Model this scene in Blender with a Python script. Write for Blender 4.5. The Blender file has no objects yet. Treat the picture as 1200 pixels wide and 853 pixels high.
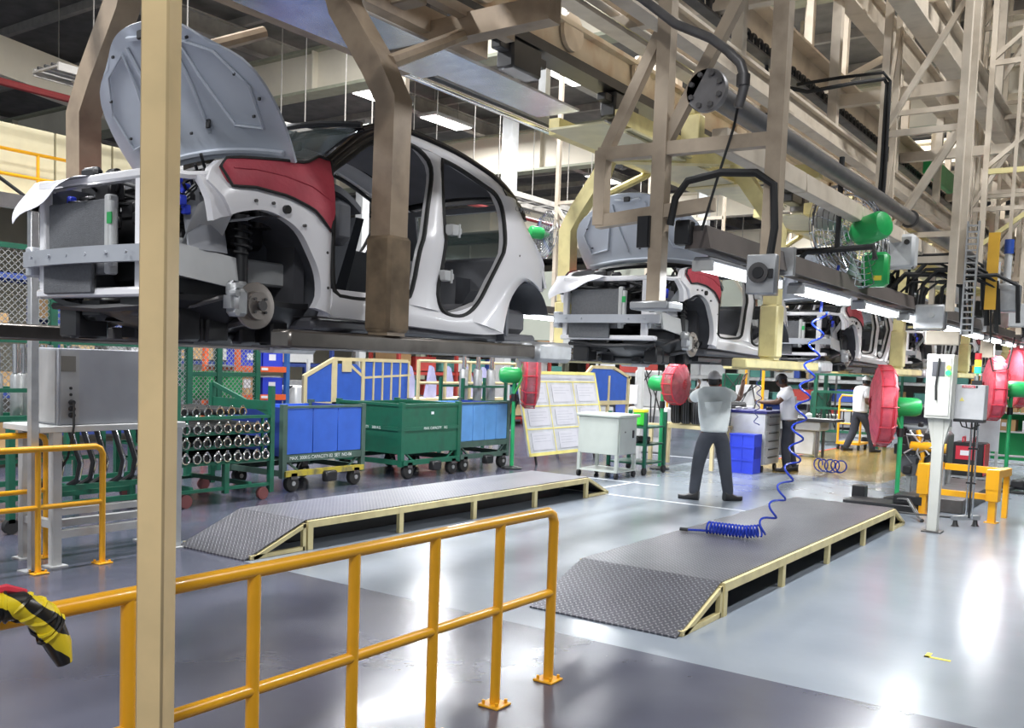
import bpy, math, random
from mathutils import Vector, Matrix

# ---------------------------------------------------------------- camera
S = bpy.context.scene
COL = S.collection
cam_data = bpy.data.cameras.new('camera')
cam = bpy.data.objects.new('camera', cam_data)
COL.objects.link(cam)
YAW, PITCH, ROLL = 0.6104, 0.0683, 0.0354
_f = Vector((-math.sin(YAW)*math.cos(PITCH), math.cos(YAW)*math.cos(PITCH), -math.sin(PITCH)))
_r0 = Vector((math.cos(YAW), math.sin(YAW), 0)); _u0 = _r0.cross(_f)
_r = math.cos(ROLL)*_r0 + math.sin(ROLL)*_u0
_u = -math.sin(ROLL)*_r0 + math.cos(ROLL)*_u0
cam.matrix_world = Matrix(((_r.x, _u.x, -_f.x, 0), (_r.y, _u.y, -_f.y, 0), (_r.z, _u.z, -_f.z, 1.7), (0, 0, 0, 1)))
cam_data.sensor_width = 36; cam_data.lens = 1106/1200*36
cam_data.shift_y = 0.0631
cam_data.clip_start = 0.05; cam_data.clip_end = 300
S.camera = cam

# ---------------------------------------------------------------- world, exposure
W = bpy.data.worlds.new('hall_daylight'); S.world = W; W.use_nodes = True
W.node_tree.nodes['Background'].inputs[0].default_value = (0.86, 0.93, 1.0, 1)
W.node_tree.nodes['Background'].inputs[1].default_value = 0.40
S.view_settings.view_transform = 'Standard'; S.view_settings.look = 'None'
S.view_settings.exposure = 0.22; S.view_settings.gamma = 1.0
S.cycles.max_bounces = 6; S.cycles.diffuse_bounces = 3; S.cycles.glossy_bounces = 3
S.cycles.use_denoising = True
S.cycles.sample_clamp_indirect = 6

def area(name, loc, sx, sy, power, color=(1, 0.97, 0.93), rot=(0, 0, 0)):
    l = bpy.data.lights.new(name, 'AREA'); l.shape = 'RECTANGLE'; l.size = sx; l.size_y = sy
    l.energy = power; l.color = color
    o = bpy.data.objects.new(name, l); o.location = loc; o.rotation_euler = rot; COL.objects.link(o)
    return o
# the hall's high lamps, plus a nearest row added out of view to brighten the first car's front (their housings are built further down, at the same places)
HALL_LAMPS = [(x, y) for x, ys in ((-21.5,(26,33.5)), (-16.5,(17.5,20,28.5)), (-11.5,(-2,4.5,11,18,25,37)), (-6.6,(-2,3,10,17,23.8,33)), (1.5,(-2,9,22.3,33.5))) for y in ys]
LAMP_Z = 8.1
for x, y in HALL_LAMPS:
    area('hall_lamp_light', (x, y, LAMP_Z-0.08), 0.5, 1.5, 420, (0.97, 0.98, 1.0))
# lamps hung under the two side rails along the line, shining on the cars
LINE_TUBES = [(-2.30, 5.15+1.65*k) for k in range(13)]
LINE_Z = 2.30

# ---------------------------------------------------------------- materials
_M = {}
def M(name, col, rough=0.5, metal=0.0, var=0.10, scale=5.0, bump=0.0, bscale=60.0, emit=0.0, dirt=None, dscale=2.0, damt=0.5, alpha=None, trans=0.0, coat=0.0):
    if name in _M: return _M[name]
    m = bpy.data.materials.new(name); m.use_nodes = True
    nt = m.node_tree; b = nt.nodes['Principled BSDF']
    b.inputs['Roughness'].default_value = rough; b.inputs['Metallic'].default_value = metal
    if coat: b.inputs['Coat Weight'].default_value = coat
    tc = nt.nodes.new('ShaderNodeTexCoord')
    n = nt.nodes.new('ShaderNodeTexNoise'); n.inputs['Scale'].default_value = scale; n.inputs['Detail'].default_value = 5
    nt.links.new(tc.outputs['Object'], n.inputs['Vector'])
    r = nt.nodes.new('ShaderNodeValToRGB')
    a = [max(0, c*(1-var)) for c in col]; z = [min(1, c*(1+var)) for c in col]
    r.color_ramp.elements[0].color = (*a, 1); r.color_ramp.elements[1].color = (*z, 1)
    r.color_ramp.elements[0].position = .3; r.color_ramp.elements[1].position = .7
    nt.links.new(n.outputs['Fac'], r.inputs['Fac'])
    out = r.outputs['Color']
    if dirt:
        n2 = nt.nodes.new('ShaderNodeTexNoise'); n2.inputs['Scale'].default_value = dscale; n2.inputs['Detail'].default_value = 8
        nt.links.new(tc.outputs['Object'], n2.inputs['Vector'])
        r2 = nt.nodes.new('ShaderNodeValToRGB'); r2.color_ramp.elements[0].position = .48; r2.color_ramp.elements[1].position = .68
        r2.color_ramp.elements[1].color = (damt, damt, damt, 1)
        nt.links.new(n2.outputs['Fac'], r2.inputs['Fac'])
        mx = nt.nodes.new('ShaderNodeMix'); mx.data_type = 'RGBA'
        nt.links.new(r2.outputs['Color'], mx.inputs[0]); nt.links.new(out, mx.inputs[6]); mx.inputs[7].default_value = (*dirt, 1)
        out = mx.outputs[2]
    nt.links.new(out, b.inputs['Base Color'])
    if bump:
        n3 = nt.nodes.new('ShaderNodeTexNoise'); n3.inputs['Scale'].default_value = bscale; n3.inputs['Detail'].default_value = 3
        nt.links.new(tc.outputs['Object'], n3.inputs['Vector'])
        bp = nt.nodes.new('ShaderNodeBump'); bp.inputs['Strength'].default_value = bump; bp.inputs['Distance'].default_value = .02
        nt.links.new(n3.outputs['Fac'], bp.inputs['Height']); nt.links.new(bp.outputs['Normal'], b.inputs['Normal'])
    if emit:
        b.inputs['Emission Color'].default_value = (*col, 1); b.inputs['Emission Strength'].default_value = emit
    if alpha is not None: b.inputs['Alpha'].default_value = alpha
    if trans: b.inputs['Transmission Weight'].default_value = trans
    _M[name] = m; return m

class NX:                                         # tiny node-expression helper
    def __init__(s, nt): s.nt = nt
    def m(s, op, a, b=None, c=None):
        n = s.nt.nodes.new('ShaderNodeMath'); n.operation = op
        for i, v in enumerate((a, b, c)):
            if v is None: continue
            if isinstance(v, (int, float)): n.inputs[i].default_value = v
            else: s.nt.links.new(v, n.inputs[i])
        return n.outputs[0]

def floor_material():
    m = bpy.data.materials.new('epoxy_floor'); m.use_nodes = True; nt = m.node_tree; b = nt.nodes['Principled BSDF']; e = NX(nt)
    g = nt.nodes.new('ShaderNodeNewGeometry'); sp = nt.nodes.new('ShaderNodeSeparateXYZ'); nt.links.new(g.outputs['Position'], sp.inputs[0])
    x, y = sp.outputs[0], sp.outputs[1]
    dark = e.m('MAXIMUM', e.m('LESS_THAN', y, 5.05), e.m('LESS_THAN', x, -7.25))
    yel = e.m('MULTIPLY', e.m('MULTIPLY', e.m('GREATER_THAN', x, -6.4), e.m('LESS_THAN', x, -3.75)), e.m('MULTIPLY', e.m('GREATER_THAN', y, 15.8), e.m('LESS_THAN', y, 24)))
    def noise(sc, det, vec=None):
        n = nt.nodes.new('ShaderNodeTexNoise'); n.inputs['Scale'].default_value = sc; n.inputs['Detail'].default_value = det
        nt.links.new(vec or g.outputs['Position'], n.inputs['Vector']); return n.outputs['Fac']
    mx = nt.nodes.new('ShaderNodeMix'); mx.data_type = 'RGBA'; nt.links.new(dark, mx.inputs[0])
    def ramp(f, a, z, p0=.3, p1=.7):
        r = nt.nodes.new('ShaderNodeValToRGB'); r.color_ramp.elements[0].color = (*a, 1); r.color_ramp.elements[1].color = (*z, 1)
        r.color_ramp.elements[0].position = p0; r.color_ramp.elements[1].position = p1; nt.links.new(f, r.inputs[0]); return r.outputs[0]
    f = noise(.7, 4)
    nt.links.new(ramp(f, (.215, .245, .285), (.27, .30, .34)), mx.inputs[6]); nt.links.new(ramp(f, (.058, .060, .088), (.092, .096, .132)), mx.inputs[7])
    m2 = nt.nodes.new('ShaderNodeMix'); m2.data_type = 'RGBA'; nt.links.new(yel, m2.inputs[0]); nt.links.new(mx.outputs[2], m2.inputs[6])
    nt.links.new(ramp(f, (.27, .18, .05), (.34, .24, .08)), m2.inputs[7])
    nt.links.new(m2.outputs[2], b.inputs['Base Color'])
    rr = nt.nodes.new('ShaderNodeMapRange'); nt.links.new(noise(1.6, 4), rr.inputs[0]); rr.inputs[1].default_value = .2; rr.inputs[2].default_value = .8; rr.inputs[3].default_value = .15; rr.inputs[4].default_value = .27
    nt.links.new(rr.outputs[0], b.inputs['Roughness'])
    b.inputs['Specular IOR Level'].default_value = .6
    h = e.m('ADD', e.m('MULTIPLY', noise(3.0, 3), .6), e.m('MULTIPLY', noise(18, 2), .05))
    bp = nt.nodes.new('ShaderNodeBump'); bp.inputs['Strength'].default_value = .12; bp.inputs['Distance'].default_value = .03
    nt.links.new(h, bp.inputs['Height']); nt.links.new(bp.outputs['Normal'], b.inputs['Normal'])
    return m

def plate_material():                             # steel chequer plate: raised lozenges in two directions
    m = bpy.data.materials.new('chequer_plate'); m.use_nodes = True; nt = m.node_tree; b = nt.nodes['Principled BSDF']; e = NX(nt)
    tc = nt.nodes.new('ShaderNodeTexCoord'); sp = nt.nodes.new('ShaderNodeSeparateXYZ'); nt.links.new(tc.outputs['Object'], sp.inputs[0])
    p = e.m('MULTIPLY', e.m('ADD', sp.outputs[0], sp.outputs[1]), 22.0); q = e.m('MULTIPLY', e.m('SUBTRACT', sp.outputs[0], sp.outputs[1]), 22.0)
    par = e.m('GREATER_THAN', e.m('FRACT', e.m('MULTIPLY', e.m('ADD', e.m('FLOOR', p), e.m('FLOOR', q)), .5)), .25)
    a = e.m('SUBTRACT', e.m('FRACT', p), .5); c = e.m('SUBTRACT', e.m('FRACT', q), .5)
    inv = e.m('SUBTRACT', 1.0, par)
    la = e.m('ADD', e.m('MULTIPLY', a, par), e.m('MULTIPLY', c, inv)); lb = e.m('ADD', e.m('MULTIPLY', c, par), e.m('MULTIPLY', a, inv))
    d = e.m('ADD', e.m('POWER', e.m('DIVIDE', la, .46), 2.0), e.m('POWER', e.m('DIVIDE', lb, .17), 2.0))
    h = e.m('SMOOTH_MIN', e.m('MAXIMUM', e.m('SUBTRACT', 1.0, d), 0.0), .6, .2)
    bp = nt.nodes.new('ShaderNodeBump'); bp.inputs['Strength'].default_value = .9; bp.inputs['Distance'].default_value = .006
    nt.links.new(h, bp.inputs['Height']); nt.links.new(bp.outputs['Normal'], b.inputs['Normal'])
    n = nt.nodes.new('ShaderNodeTexNoise'); n.inputs['Scale'].default_value = 2.5; n.inputs['Detail'].default_value = 6; nt.links.new(tc.outputs['Object'], n.inputs['Vector'])
    r = nt.nodes.new('ShaderNodeValToRGB'); r.color_ramp.elements[0].color = (.10, .10, .118, 1); r.color_ramp.elements[1].color = (.19, .19, .215, 1)
    nt.links.new(n.outputs['Fac'], r.inputs[0])
    mx = nt.nodes.new('ShaderNodeMix'); mx.data_type = 'RGBA'; nt.links.new(e.m('MULTIPLY', e.m('GREATER_THAN', h, .25), .6), mx.inputs[0])
    nt.links.new(r.outputs[0], mx.inputs[6]); mx.inputs[7].default_value = (.45, .45, .48, 1)
    nt.links.new(mx.outputs[2], b.inputs['Base Color'])
    b.inputs['Metallic'].default_value = .75; b.inputs['Roughness'].default_value = .36
    return m

def stripe_material(name, c1, c2, ax, scale, skew=0.0):
    m = bpy.data.materials.new(name); m.use_nodes = True; nt = m.node_tree; b = nt.nodes['Principled BSDF']; e = NX(nt)
    tc = nt.nodes.new('ShaderNodeTexCoord'); sp = nt.nodes.new('ShaderNodeSeparateXYZ'); nt.links.new(tc.outputs['Object'], sp.inputs[0])
    t = e.m('ADD', e.m('ADD', e.m('MULTIPLY', sp.outputs[0], ax[0]), e.m('MULTIPLY', sp.outputs[1], ax[1])), e.m('MULTIPLY', sp.outputs[2], ax[2]))
    n = nt.nodes.new('ShaderNodeTexNoise'); n.inputs['Scale'].default_value = 6; nt.links.new(tc.outputs['Object'], n.inputs['Vector'])
    t = e.m('ADD', e.m('MULTIPLY', t, scale), e.m('MULTIPLY', n.outputs['Fac'], skew))
    k = e.m('GREATER_THAN', e.m('FRACT', t), .5)
    mx = nt.nodes.new('ShaderNodeMix'); mx.data_type = 'RGBA'; nt.links.new(k, mx.inputs[0]); mx.inputs[6].default_value = (*c1, 1); mx.inputs[7].default_value = (*c2, 1)
    nt.links.new(mx.outputs[2], b.inputs['Base Color']); b.inputs['Roughness'].default_value = .35
    return m

YEL = M('safety_yellow_paint', (.90, .43, .012), .32, var=.06, bump=.05, bscale=30, coat=.3)
CREAM = M('cream_column_paint', (.86, .64, .33), .45, var=.08, scale=3, dirt=(.58, .46, .24), dscale=5, damt=.3)
PALEY = M('pale_yellow_paint', (.72, .63, .30), .45, var=.08, dirt=(.42, .33, .14), dscale=6, damt=.35)
BEIGE = M('beige_steel_paint', (.68, .59, .47), .5, var=.10, scale=3, dirt=(.30, .23, .16), dscale=3, damt=.55)
BROWN = M('soiled_beige_paint', (.38, .29, .20), .5, var=.18, scale=4, dirt=(.15, .11, .08), dscale=4, damt=.7)
CONC = M('cream_concrete', (.70, .66, .56), .7, var=.05, scale=2, dirt=(.5, .45, .36), dscale=1.2, damt=.35)
WHITE = M('white_body_paint', (.86, .85, .87), .25, var=.02, scale=2, coat=.5)
HOOD_SHADED = M('shaded_hood_white', (.58, .62, .69), .35, var=.04, scale=3)  # white hood greyed so its colour carries the underside's shade
BLACK = M('black_plastic', (.018, .018, .02), .4, var=.2)
BLACKG = M('black_gloss', (.012, .012, .015), .08, var=.1)
RUBBER = M('black_rubber', (.02, .02, .02), .7, var=.2)
DGREY = M('dark_grey_plastic', (.11, .115, .13), .5, var=.2)
MGREY = M('mid_grey_paint', (.28, .29, .31), .45, var=.08)
LGREY = M('light_grey_paint', (.55, .56, .56), .45, var=.06, dirt=(.36, .35, .33), dscale=4, damt=.3)
STEEL = M('bare_steel', (.55, .53, .50), .28, metal=.9, var=.12, scale=4)
GALV = M('galvanised_steel', (.50, .51, .52), .42, metal=.7, var=.15, scale=9)
CHROME = M('chrome', (.75, .76, .78), .12, metal=1.0, var=.04)
DSTEEL = M('dark_steel', (.12, .115, .115), .45, metal=.6, var=.25, scale=6)
PIPE = M('grey_pipe_paint', (.13, .125, .125), .4, metal=.3, var=.2, scale=8)
RED = M('red_fender_cover', (.43, .05, .075), .6, var=.12, scale=9, bump=.25, bscale=22)
REDG = M('red_guard_paint', (.60, .035, .06), .4, var=.1)
GREEN = M('dark_green_paint', (.012, .12, .07), .4, var=.15, dirt=(.02, .05, .035), dscale=5, damt=.5)
GREENB = M('bright_green_paint', (.02, .36, .09), .35, var=.08)
BLUE = M('blue_panel', (.035, .12, .55), .4, var=.08)
BLUEB = M('blue_crate_plastic', (.03, .06, .62), .35, var=.06)
LBLUE = M('light_blue_panel', (.12, .32, .68), .4, var=.08)
LILAC = M('lilac_film', (.45, .45, .72), .25, var=.12)
ORANGE = M('orange_rack_paint', (.75, .12, .03), .4, var=.06)
PAPER = M('white_paper', (.80, .80, .84), .6, var=.03)
CARD = M('brown_cardboard', (.45, .28, .13), .8, var=.1)
TUBE = M('lit_tube', (.92, .97, 1.0), .3, var=0, emit=9.0)
LAMPM = M('lit_lamp_panel', (1.0, .98, .94), .3, var=0, emit=6.0)
GLASS = M('car_glass', (.10, .13, .13), .06, var=.05, alpha=.45)
FLOOR = floor_material(); PLATE = plate_material()
ROOFM = M('dark_roof_deck', (.17, .165, .155), .7, var=.2, scale=3)
TRUSS = M('grey_roof_steel', (.36, .34, .31), .6, var=.15)
CWALL = M('cream_wall_panel', (.78, .70, .46), .5, var=.04)
SKIN = M('brown_skin', (.13, .065, .04), .5, var=.08)
SHIRT = M('pale_shirt_cloth', (.66, .70, .70), .8, var=.05, bump=.3, bscale=14)
TROUS = M('charcoal_trouser_cloth', (.045, .05, .065), .85, var=.15, bump=.3, bscale=14)
HOSEB = M('blue_hose', (.015, .04, .36), .25, var=.06)

# ---------------------------------------------------------------- mesh builder and object helpers
class MB:
    def __init__(s): s.v = []; s.f = []
    def add(s, vs, fs):
        o = len(s.v); s.v += [tuple(p) for p in vs]; s.f += [tuple(i+o for i in f) for f in fs]; return s
    def box(s, x0, y0, z0, x1, y1, z1, b=0.0):
        if b <= 0:
            return s.add([(x0,y0,z0),(x1,y0,z0),(x1,y1,z0),(x0,y1,z0),(x0,y0,z1),(x1,y0,z1),(x1,y1,z1),(x0,y1,z1)],
                     [(3,2,1,0),(4,5,6,7),(0,1,5,4),(1,2,6,5),(2,3,7,6),(3,0,4,7)])
        def ring(z, i): return [(x0+b,y0+i,z),(x1-b,y0+i,z),(x1-i,y0+b,z),(x1-i,y1-b,z),(x1-b,y1-i,z),(x0+b,y1-i,z),(x0+i,y1-b,z),(x0+i,y0+b,z)]
        def inner(z): return [(x0+b,y0+b,z),(x1-b,y0+b,z),(x1-b,y0+b,z),(x1-b,y1-b,z),(x1-b,y1-b,z),(x0+b,y1-b,z),(x0+b,y1-b,z),(x0+b,y0+b,z)]
        R = [inner(z0), ring(z0+b,0), ring(z1-b,0), inner(z1)]
        vs = sum(R, []); fs = []
        for k in range(3):
            for i in range(8): j = (i+1)%8; fs.append((k*8+i, k*8+j, k*8+8+j, k*8+8+i))
        fs.append((6,4,2,0)); fs.append((24,26,28,30))
        return s.add(vs, fs)
    def cbox(s, c, d, b=0.0): return s.box(c[0]-d[0]/2,c[1]-d[1]/2,c[2]-d[2]/2,c[0]+d[0]/2,c[1]+d[1]/2,c[2]+d[2]/2,b)
    def bar(s, p, q, w, h=None, up=(0,0,1)):
        p, q = Vector(p), Vector(q); h = h or w; d = (q-p).normalized(); up = Vector(up)
        if abs(d.dot(up)) > .98: up = Vector((0,1,0)) if abs(d.y) < .9 else Vector((1,0,0))
        a = d.cross(up).normalized()*w/2; c = a.cross(d).normalized()*h/2
        return s.add([p-a-c,p+a-c,p+a+c,p-a+c,q-a-c,q+a-c,q+a+c,q-a+c],[(0,1,2,3),(7,6,5,4),(4,5,1,0),(5,6,2,1),(6,7,3,2),(7,4,0,3)])
    def path(s, pts, r, n=8, closed=False, cap=True, ph=0.0):
        pts = [Vector(p) for p in pts]; N = len(pts)
        rr = r if isinstance(r, (list, tuple)) else [r]*N
        up = None; vs = []
        for i, p in enumerate(pts):
            if closed: d = pts[(i+1)%N]-pts[i-1]
            else: d = pts[min(i+1,N-1)]-pts[max(i-1,0)]
            if d.length < 1e-9: d = Vector((0,0,1))
            d.normalize()
            if up is None:
                up = Vector((0,0,1)) if abs(d.z) < .9 else Vector((1,0,0))
            a = d.cross(up)
            if a.length < 1e-4: a = d.cross(Vector((1,0,0)) if abs(d.x)<.9 else Vector((0,1,0)))
            a.normalize(); up = a.cross(d).normalized()
            for k in range(n):
                t = 2*math.pi*k/n+ph; vs.append(p+(a*math.cos(t)+up*math.sin(t))*rr[i])
        fs = []
        for i in range(N if closed else N-1):
            j = (i+1)%N
            for k in range(n): l = (k+1)%n; fs.append((i*n+k, i*n+l, j*n+l, j*n+k))
        if cap and not closed: fs.append(tuple(range(n-1,-1,-1))); fs.append(tuple((N-1)*n+k for k in range(n)))
        return s.add(vs, fs)
    def tube(s, p, q, r, n=10, r2=None): return s.path([p, q], [r, r if r2 is None else r2], n)
    def lathe(s, prof, c=(0,0,0), axis='z', n=16, cap=True):
        vs = []
        for (r, h) in prof:
            for k in range(n):
                t = 2*math.pi*k/n; a, b = r*math.cos(t), r*math.sin(t)
                p = (a,b,h) if axis == 'z' else ((h,a,b) if axis == 'x' else (b,h,a))
                vs.append((c[0]+p[0],c[1]+p[1],c[2]+p[2]))
        fs = []; N = len(prof)
        for i in range(N-1):
            for k in range(n): l = (k+1)%n; fs.append((i*n+k,i*n+l,(i+1)*n+l,(i+1)*n+k))
        if cap: fs.append(tuple(range(n-1,-1,-1))); fs.append(tuple((N-1)*n+k for k in range(n)))
        return s.add(vs, fs)
    def prism(s, poly, axis, a, b):
        n = len(poly)
        def P(u, v, h): return (h,u,v) if axis == 'x' else ((u,h,v) if axis == 'y' else (u,v,h))
        return s.add([P(u,v,a) for u,v in poly]+[P(u,v,b) for u,v in poly],
              [tuple(range(n-1,-1,-1)), tuple(range(n,2*n))]+[(i,(i+1)%n,n+(i+1)%n,n+i) for i in range(n)])
    def grid(s, fn, nu, nv, th=None):
        vs = [fn(i/nu, j/nv) for i in range(nu+1) for j in range(nv+1)]; w = nv+1
        fs = [(i*w+j,(i+1)*w+j,(i+1)*w+j+1,i*w+j+1) for i in range(nu) for j in range(nv)]
        if th:
            t = Vector(th); k = len(vs); vs = vs+[tuple(Vector(p)+t) for p in vs]
            fs = fs+[tuple(k+i for i in reversed(f)) for f in fs]
            B = [i*w for i in range(nu+1)]+[nu*w+j for j in range(1,nv+1)]+[i*w+nv for i in range(nu-1,-1,-1)]+[j for j in range(nv-1,0,-1)]
            for a in range(len(B)): c = B[(a+1)%len(B)]; fs.append((B[a],B[a]+k,c+k,c))
        return s.add(vs, fs)
    def torus(s, c, R, r, axis='x', n=28, m=6):
        pts = []
        for k in range(n):
            t = 2*math.pi*k/n; a, b = R*math.cos(t), R*math.sin(t)
            p = (0,a,b) if axis == 'x' else ((a,0,b) if axis == 'y' else (a,b,0))
            pts.append((c[0]+p[0],c[1]+p[1],c[2]+p[2]))
        return s.path(pts, r, m, closed=True)
    def xf(s, mat): s.v = [tuple(mat @ Vector(p)) for p in s.v]; return s
    def build(s, name, mat, parent=None, off=(0,0,0), flat=False):
        me = bpy.data.meshes.new(name)
        me.from_pydata([(p[0]-off[0],p[1]-off[1],p[2]-off[2]) for p in s.v], [], s.f); me.validate()
        me.materials.append(mat)
        import bmesh
        bm = bmesh.new(); bm.from_mesh(me); bmesh.ops.recalc_face_normals(bm, faces=bm.faces); bm.to_mesh(me); bm.free()
        if not flat:
            me.polygons.foreach_set('use_smooth', [True]*len(me.polygons)); me.set_sharp_from_angle(angle=math.radians(38))
        o = bpy.data.objects.new(name, me); COL.objects.link(o)
        if parent is not None: o.parent = parent
        return o

def tag(o, label=None, cat=None, group=None, kind=None):
    if label: o['label'] = label
    if cat: o['category'] = cat
    if group: o['group'] = group
    if kind: o['kind'] = kind
    return o
def thing(name, label, cat, loc=(0,0,0), rz=0.0, group=None):
    o = bpy.data.objects.new(name, None); o.empty_display_size = .1; o.location = loc; o.rotation_euler = (0,0,rz); COL.objects.link(o)
    return tag(o, label, cat, group)
def struct(o): o['kind'] = 'structure'; return o
ORD = ['first','second','third','fourth','fifth','sixth','seventh','eighth','ninth','tenth','eleventh','twelfth','thirteenth','fourteenth','fifteenth','sixteenth','seventeenth','eighteenth','nineteenth','twentieth']
def solo(o, loc, rz=0.0): o.location = loc; o.rotation_euler = (0,0,rz); return o
KIDS = {}
def dup(root, loc, rz=None, label=None, group=None, scale=None):
    kids = {}
    for o in COL.objects:
        if o.parent: kids.setdefault(o.parent, []).append(o)
    def cp(o, par):
        c = o.copy(); COL.objects.link(c)
        if par is not None: c.parent = par
        for ch in kids.get(o, []): cp(ch, c)
        return c
    r = cp(root, None); r.location = loc
    if rz is not None: r.rotation_euler = (0,0,rz)
    if label: r['label'] = label
    if group: r['group'] = group
    if scale: r.scale = (scale,)*3
    return r
def text(name, body, size, mat, parent, loc, rot, ext=.001, align='CENTER'):
    c = bpy.data.curves.new(name, 'FONT'); c.body = body; c.size = size; c.extrude = ext; c.align_x = align; c.align_y = 'CENTER'
    o = bpy.data.objects.new(name, c); COL.objects.link(o)
    me = bpy.data.meshes.new_from_object(o.evaluated_get(bpy.context.evaluated_depsgraph_get()))
    bpy.data.objects.remove(o); me.materials.clear(); me.materials.append(mat)
    o = bpy.data.objects.new(name, me); COL.objects.link(o)
    if parent is not None: o.parent = parent
    o.location = loc; o.rotation_euler = rot
    return o
# ================================================================ the hall
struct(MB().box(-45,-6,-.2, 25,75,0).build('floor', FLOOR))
def deck():
    m = MB(); 
    m.box(-45,-6,8.9, 25,75,9.0)
    return m.build('ceiling', ROOFM)
ceil = struct(deck())
def rib(y):
    return MB().box(-45,y,8.72, 25,y+.12,8.9).build('purlin', TRUSS, ceil)
pr0 = rib(2.0)
for k in range(1, 30):
    c = pr0.copy(); COL.objects.link(c); c.location.y = 2.3*k
def longi(x, z, w, h, mat, name='roof_beam'):
    m = MB(); m.box(x-w/2,-6,z, x+w/2,75,z+.03); m.box(x-w/2,-6,z+h-.03, x+w/2,75,z+h); m.box(x-.02,-6,z+.03,x+.02,75,z+h-.03)
    return m.build(name, mat, ceil)
for x in (-38,-30,-23,-17,-12,-4.2,.5,6):
    longi(x, 8.28, .25, .42, TRUSS, 'roof_beam')
struct(MB().box(-45,74.5,0, 25,75,9).build('wall_back', M('far_wall', (.50,.50,.47), .7, var=.08, scale=1)))
struct(MB().box(-45.3,-6,0,-45,75,9).build('wall_left', M('left_wall', (.62,.58,.46), .7, var=.06, scale=1)))
struct(MB().box(24.7,-6,0,25,75,9).build('wall_right', M('right_wall', (.60,.60,.58), .7, var=.06, scale=1)))
# transverse plate girders under the roof
GIRD = M('girder_paint', (.80,.74,.61), .55, var=.05, scale=1.5, dirt=(.58,.52,.42), dscale=.8, damt=.4)
GTRIM = M('girder_trim_paint', (.34,.35,.26), .6, var=.1)
def girder(n, y, z0, z1, x0, x1, trim):
    g = struct(MB().box(x0,y-.06,z0+.06, x1,y+.06,z1-.06).build('trim_%d' % n, GIRD))
    MB().box(x0,y-.22,z0, x1,y+.22,z0+.06).build('lower_flange', trim, g)
    MB().box(x0,y-.22,z1-.06, x1,y+.22,z1).build('upper_flange', trim, g)
    k = 0
    st = MB().box(-.02,y-.2,z0+.06,.02,y-.06,z1-.06).build('stiffener', GIRD, g); st.location.x = x0+1
    for i in range(1, int((x1-x0)/4)):
        c = st.copy(); COL.objects.link(c); c.location.x = x0+1+4*i
girder(1, 14.0, 7.15, 8.05, -40, -3.2, GTRIM)
girder(2, 22.5, 7.15, 8.30, -40, 22, GTRIM)
girder(3, 17.3, 7.05, 7.55, -3.2, 22, GIRD)
girder(4, 19.6, 6.9, 7.45, -3.2, 22, GIRD)
girder(5, 25.5, 7.0, 7.6, -8, 22, GIRD)
girder(6, 31, 7.0, 7.9, -40, 22, GIRD)
girder(7, 40, 7.0, 7.9, -40, 22, GIRD)
girder(8, 50, 7.0, 7.9, -40, 22, GIRD)
# sprinkler mains along the left roof bay
t = thing('sprinkler_pipe', 'red pipe run under the dark roof at upper left', 'pipe', (-17.3,7.5,6.35))
MB().path([(0,0,0),(0,3,0),(0,9,0),(0,30,0)], .07, 8).build('pipe', M('red_pipe', (.30,.045,.045), .5), t)
for k in range(6): MB().tube((0,1+5*k,0),(0,1+5*k,1.9),.012,5).build('hanger', TRUSS, t)
# cable trays hung in the mid bay
for i,(x,z) in enumerate(((-15.0,6.0),(-13.2,5.55))):
    t = thing('cable_tray', ['grey cable tray ladder hung higher and further left, under the girder above the first car','grey cable tray ladder hung lower and nearer, just above the first car roof line'][i], 'cable tray', (x,8,z), 0, None)
    MB().bar((0,0,0),(0,26,0),.04,.12).build('side_rail', TRUSS, t); MB().bar((.7,0,0),(.7,26,0),.04,.12).build('side_rail', TRUSS, t)
    rg = MB().bar((0,0,0),(.7,0,0),.04,.03).build('rung', TRUSS, t)
    for k in range(1, 44):
        c = rg.copy(); COL.objects.link(c); c.location.y = .6*k
    for k in range(7):
        MB().tube((0,1+4*k,0),(0,1+4*k,2.2),.012,5).build('hanger', TRUSS, t)
        MB().tube((.7,1+4*k,0),(.7,1+4*k,2.2),.012,5).build('hanger', TRUSS, t)
    m = MB()
    for q in range(3): m.path([(.12+.2*q,0,.05),(.15+.2*q,26,.05)], .03, 6)
    m.build('cable', DSTEEL, t)
# sloping ventilation duct at upper left
t = thing('roof_duct', 'long cream box duct under the dark roof at upper left', 'duct', (-19.5,9,7.0))
MB().bar((0,-1,.55),(0,8,-.35),.5,.75).build('duct', GIRD, t)
for k in range(5): MB().tube((.05,.3+1.6*k,.3-.18*k),(.05,.3+1.6*k,1.9),.012,5).build('hanger', TRUSS, t)

# high hall lamps
def hall_lamp():
    t = thing('hall_lamp', 'lit white ceiling lamp in a grey housing hung under the dark roof', 'ceiling lamp', (0,0,LAMP_Z), 0, 'hall lamps hung under the roof')
    MB().box(-.32,-.82,0,.32,.82,.09,.02).build('housing', LGREY, t)
    MB().box(-.26,-.76,-.015,.26,.76,-.001).build('diffuser', LAMPM, t)
    MB().tube((0,-.5,.09),(0,-.5,.8),.01,5).build('rod', TRUSS, t); MB().tube((0,.5,.09),(0,.5,.8),.01,5).build('rod', TRUSS, t)
    return t
hl = hall_lamp(); cnt = {}
for k, (x, y) in enumerate(HALL_LAMPS):
    o = hl if k == 0 else dup(hl, (x, y, LAMP_Z))
    o.location = (x, y, LAMP_Z); i = cnt.get(x, 0); cnt[x] = i+1
    o['label'] = 'lit hall lamp, %s from the camera in the roof row %s' % (ORD[i], {-21.5:'farthest left', -16.5:'second from the left', -11.5:'left of the cars', -6.6:'above the cars', 1.5:'right of the line'}[x])

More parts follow.
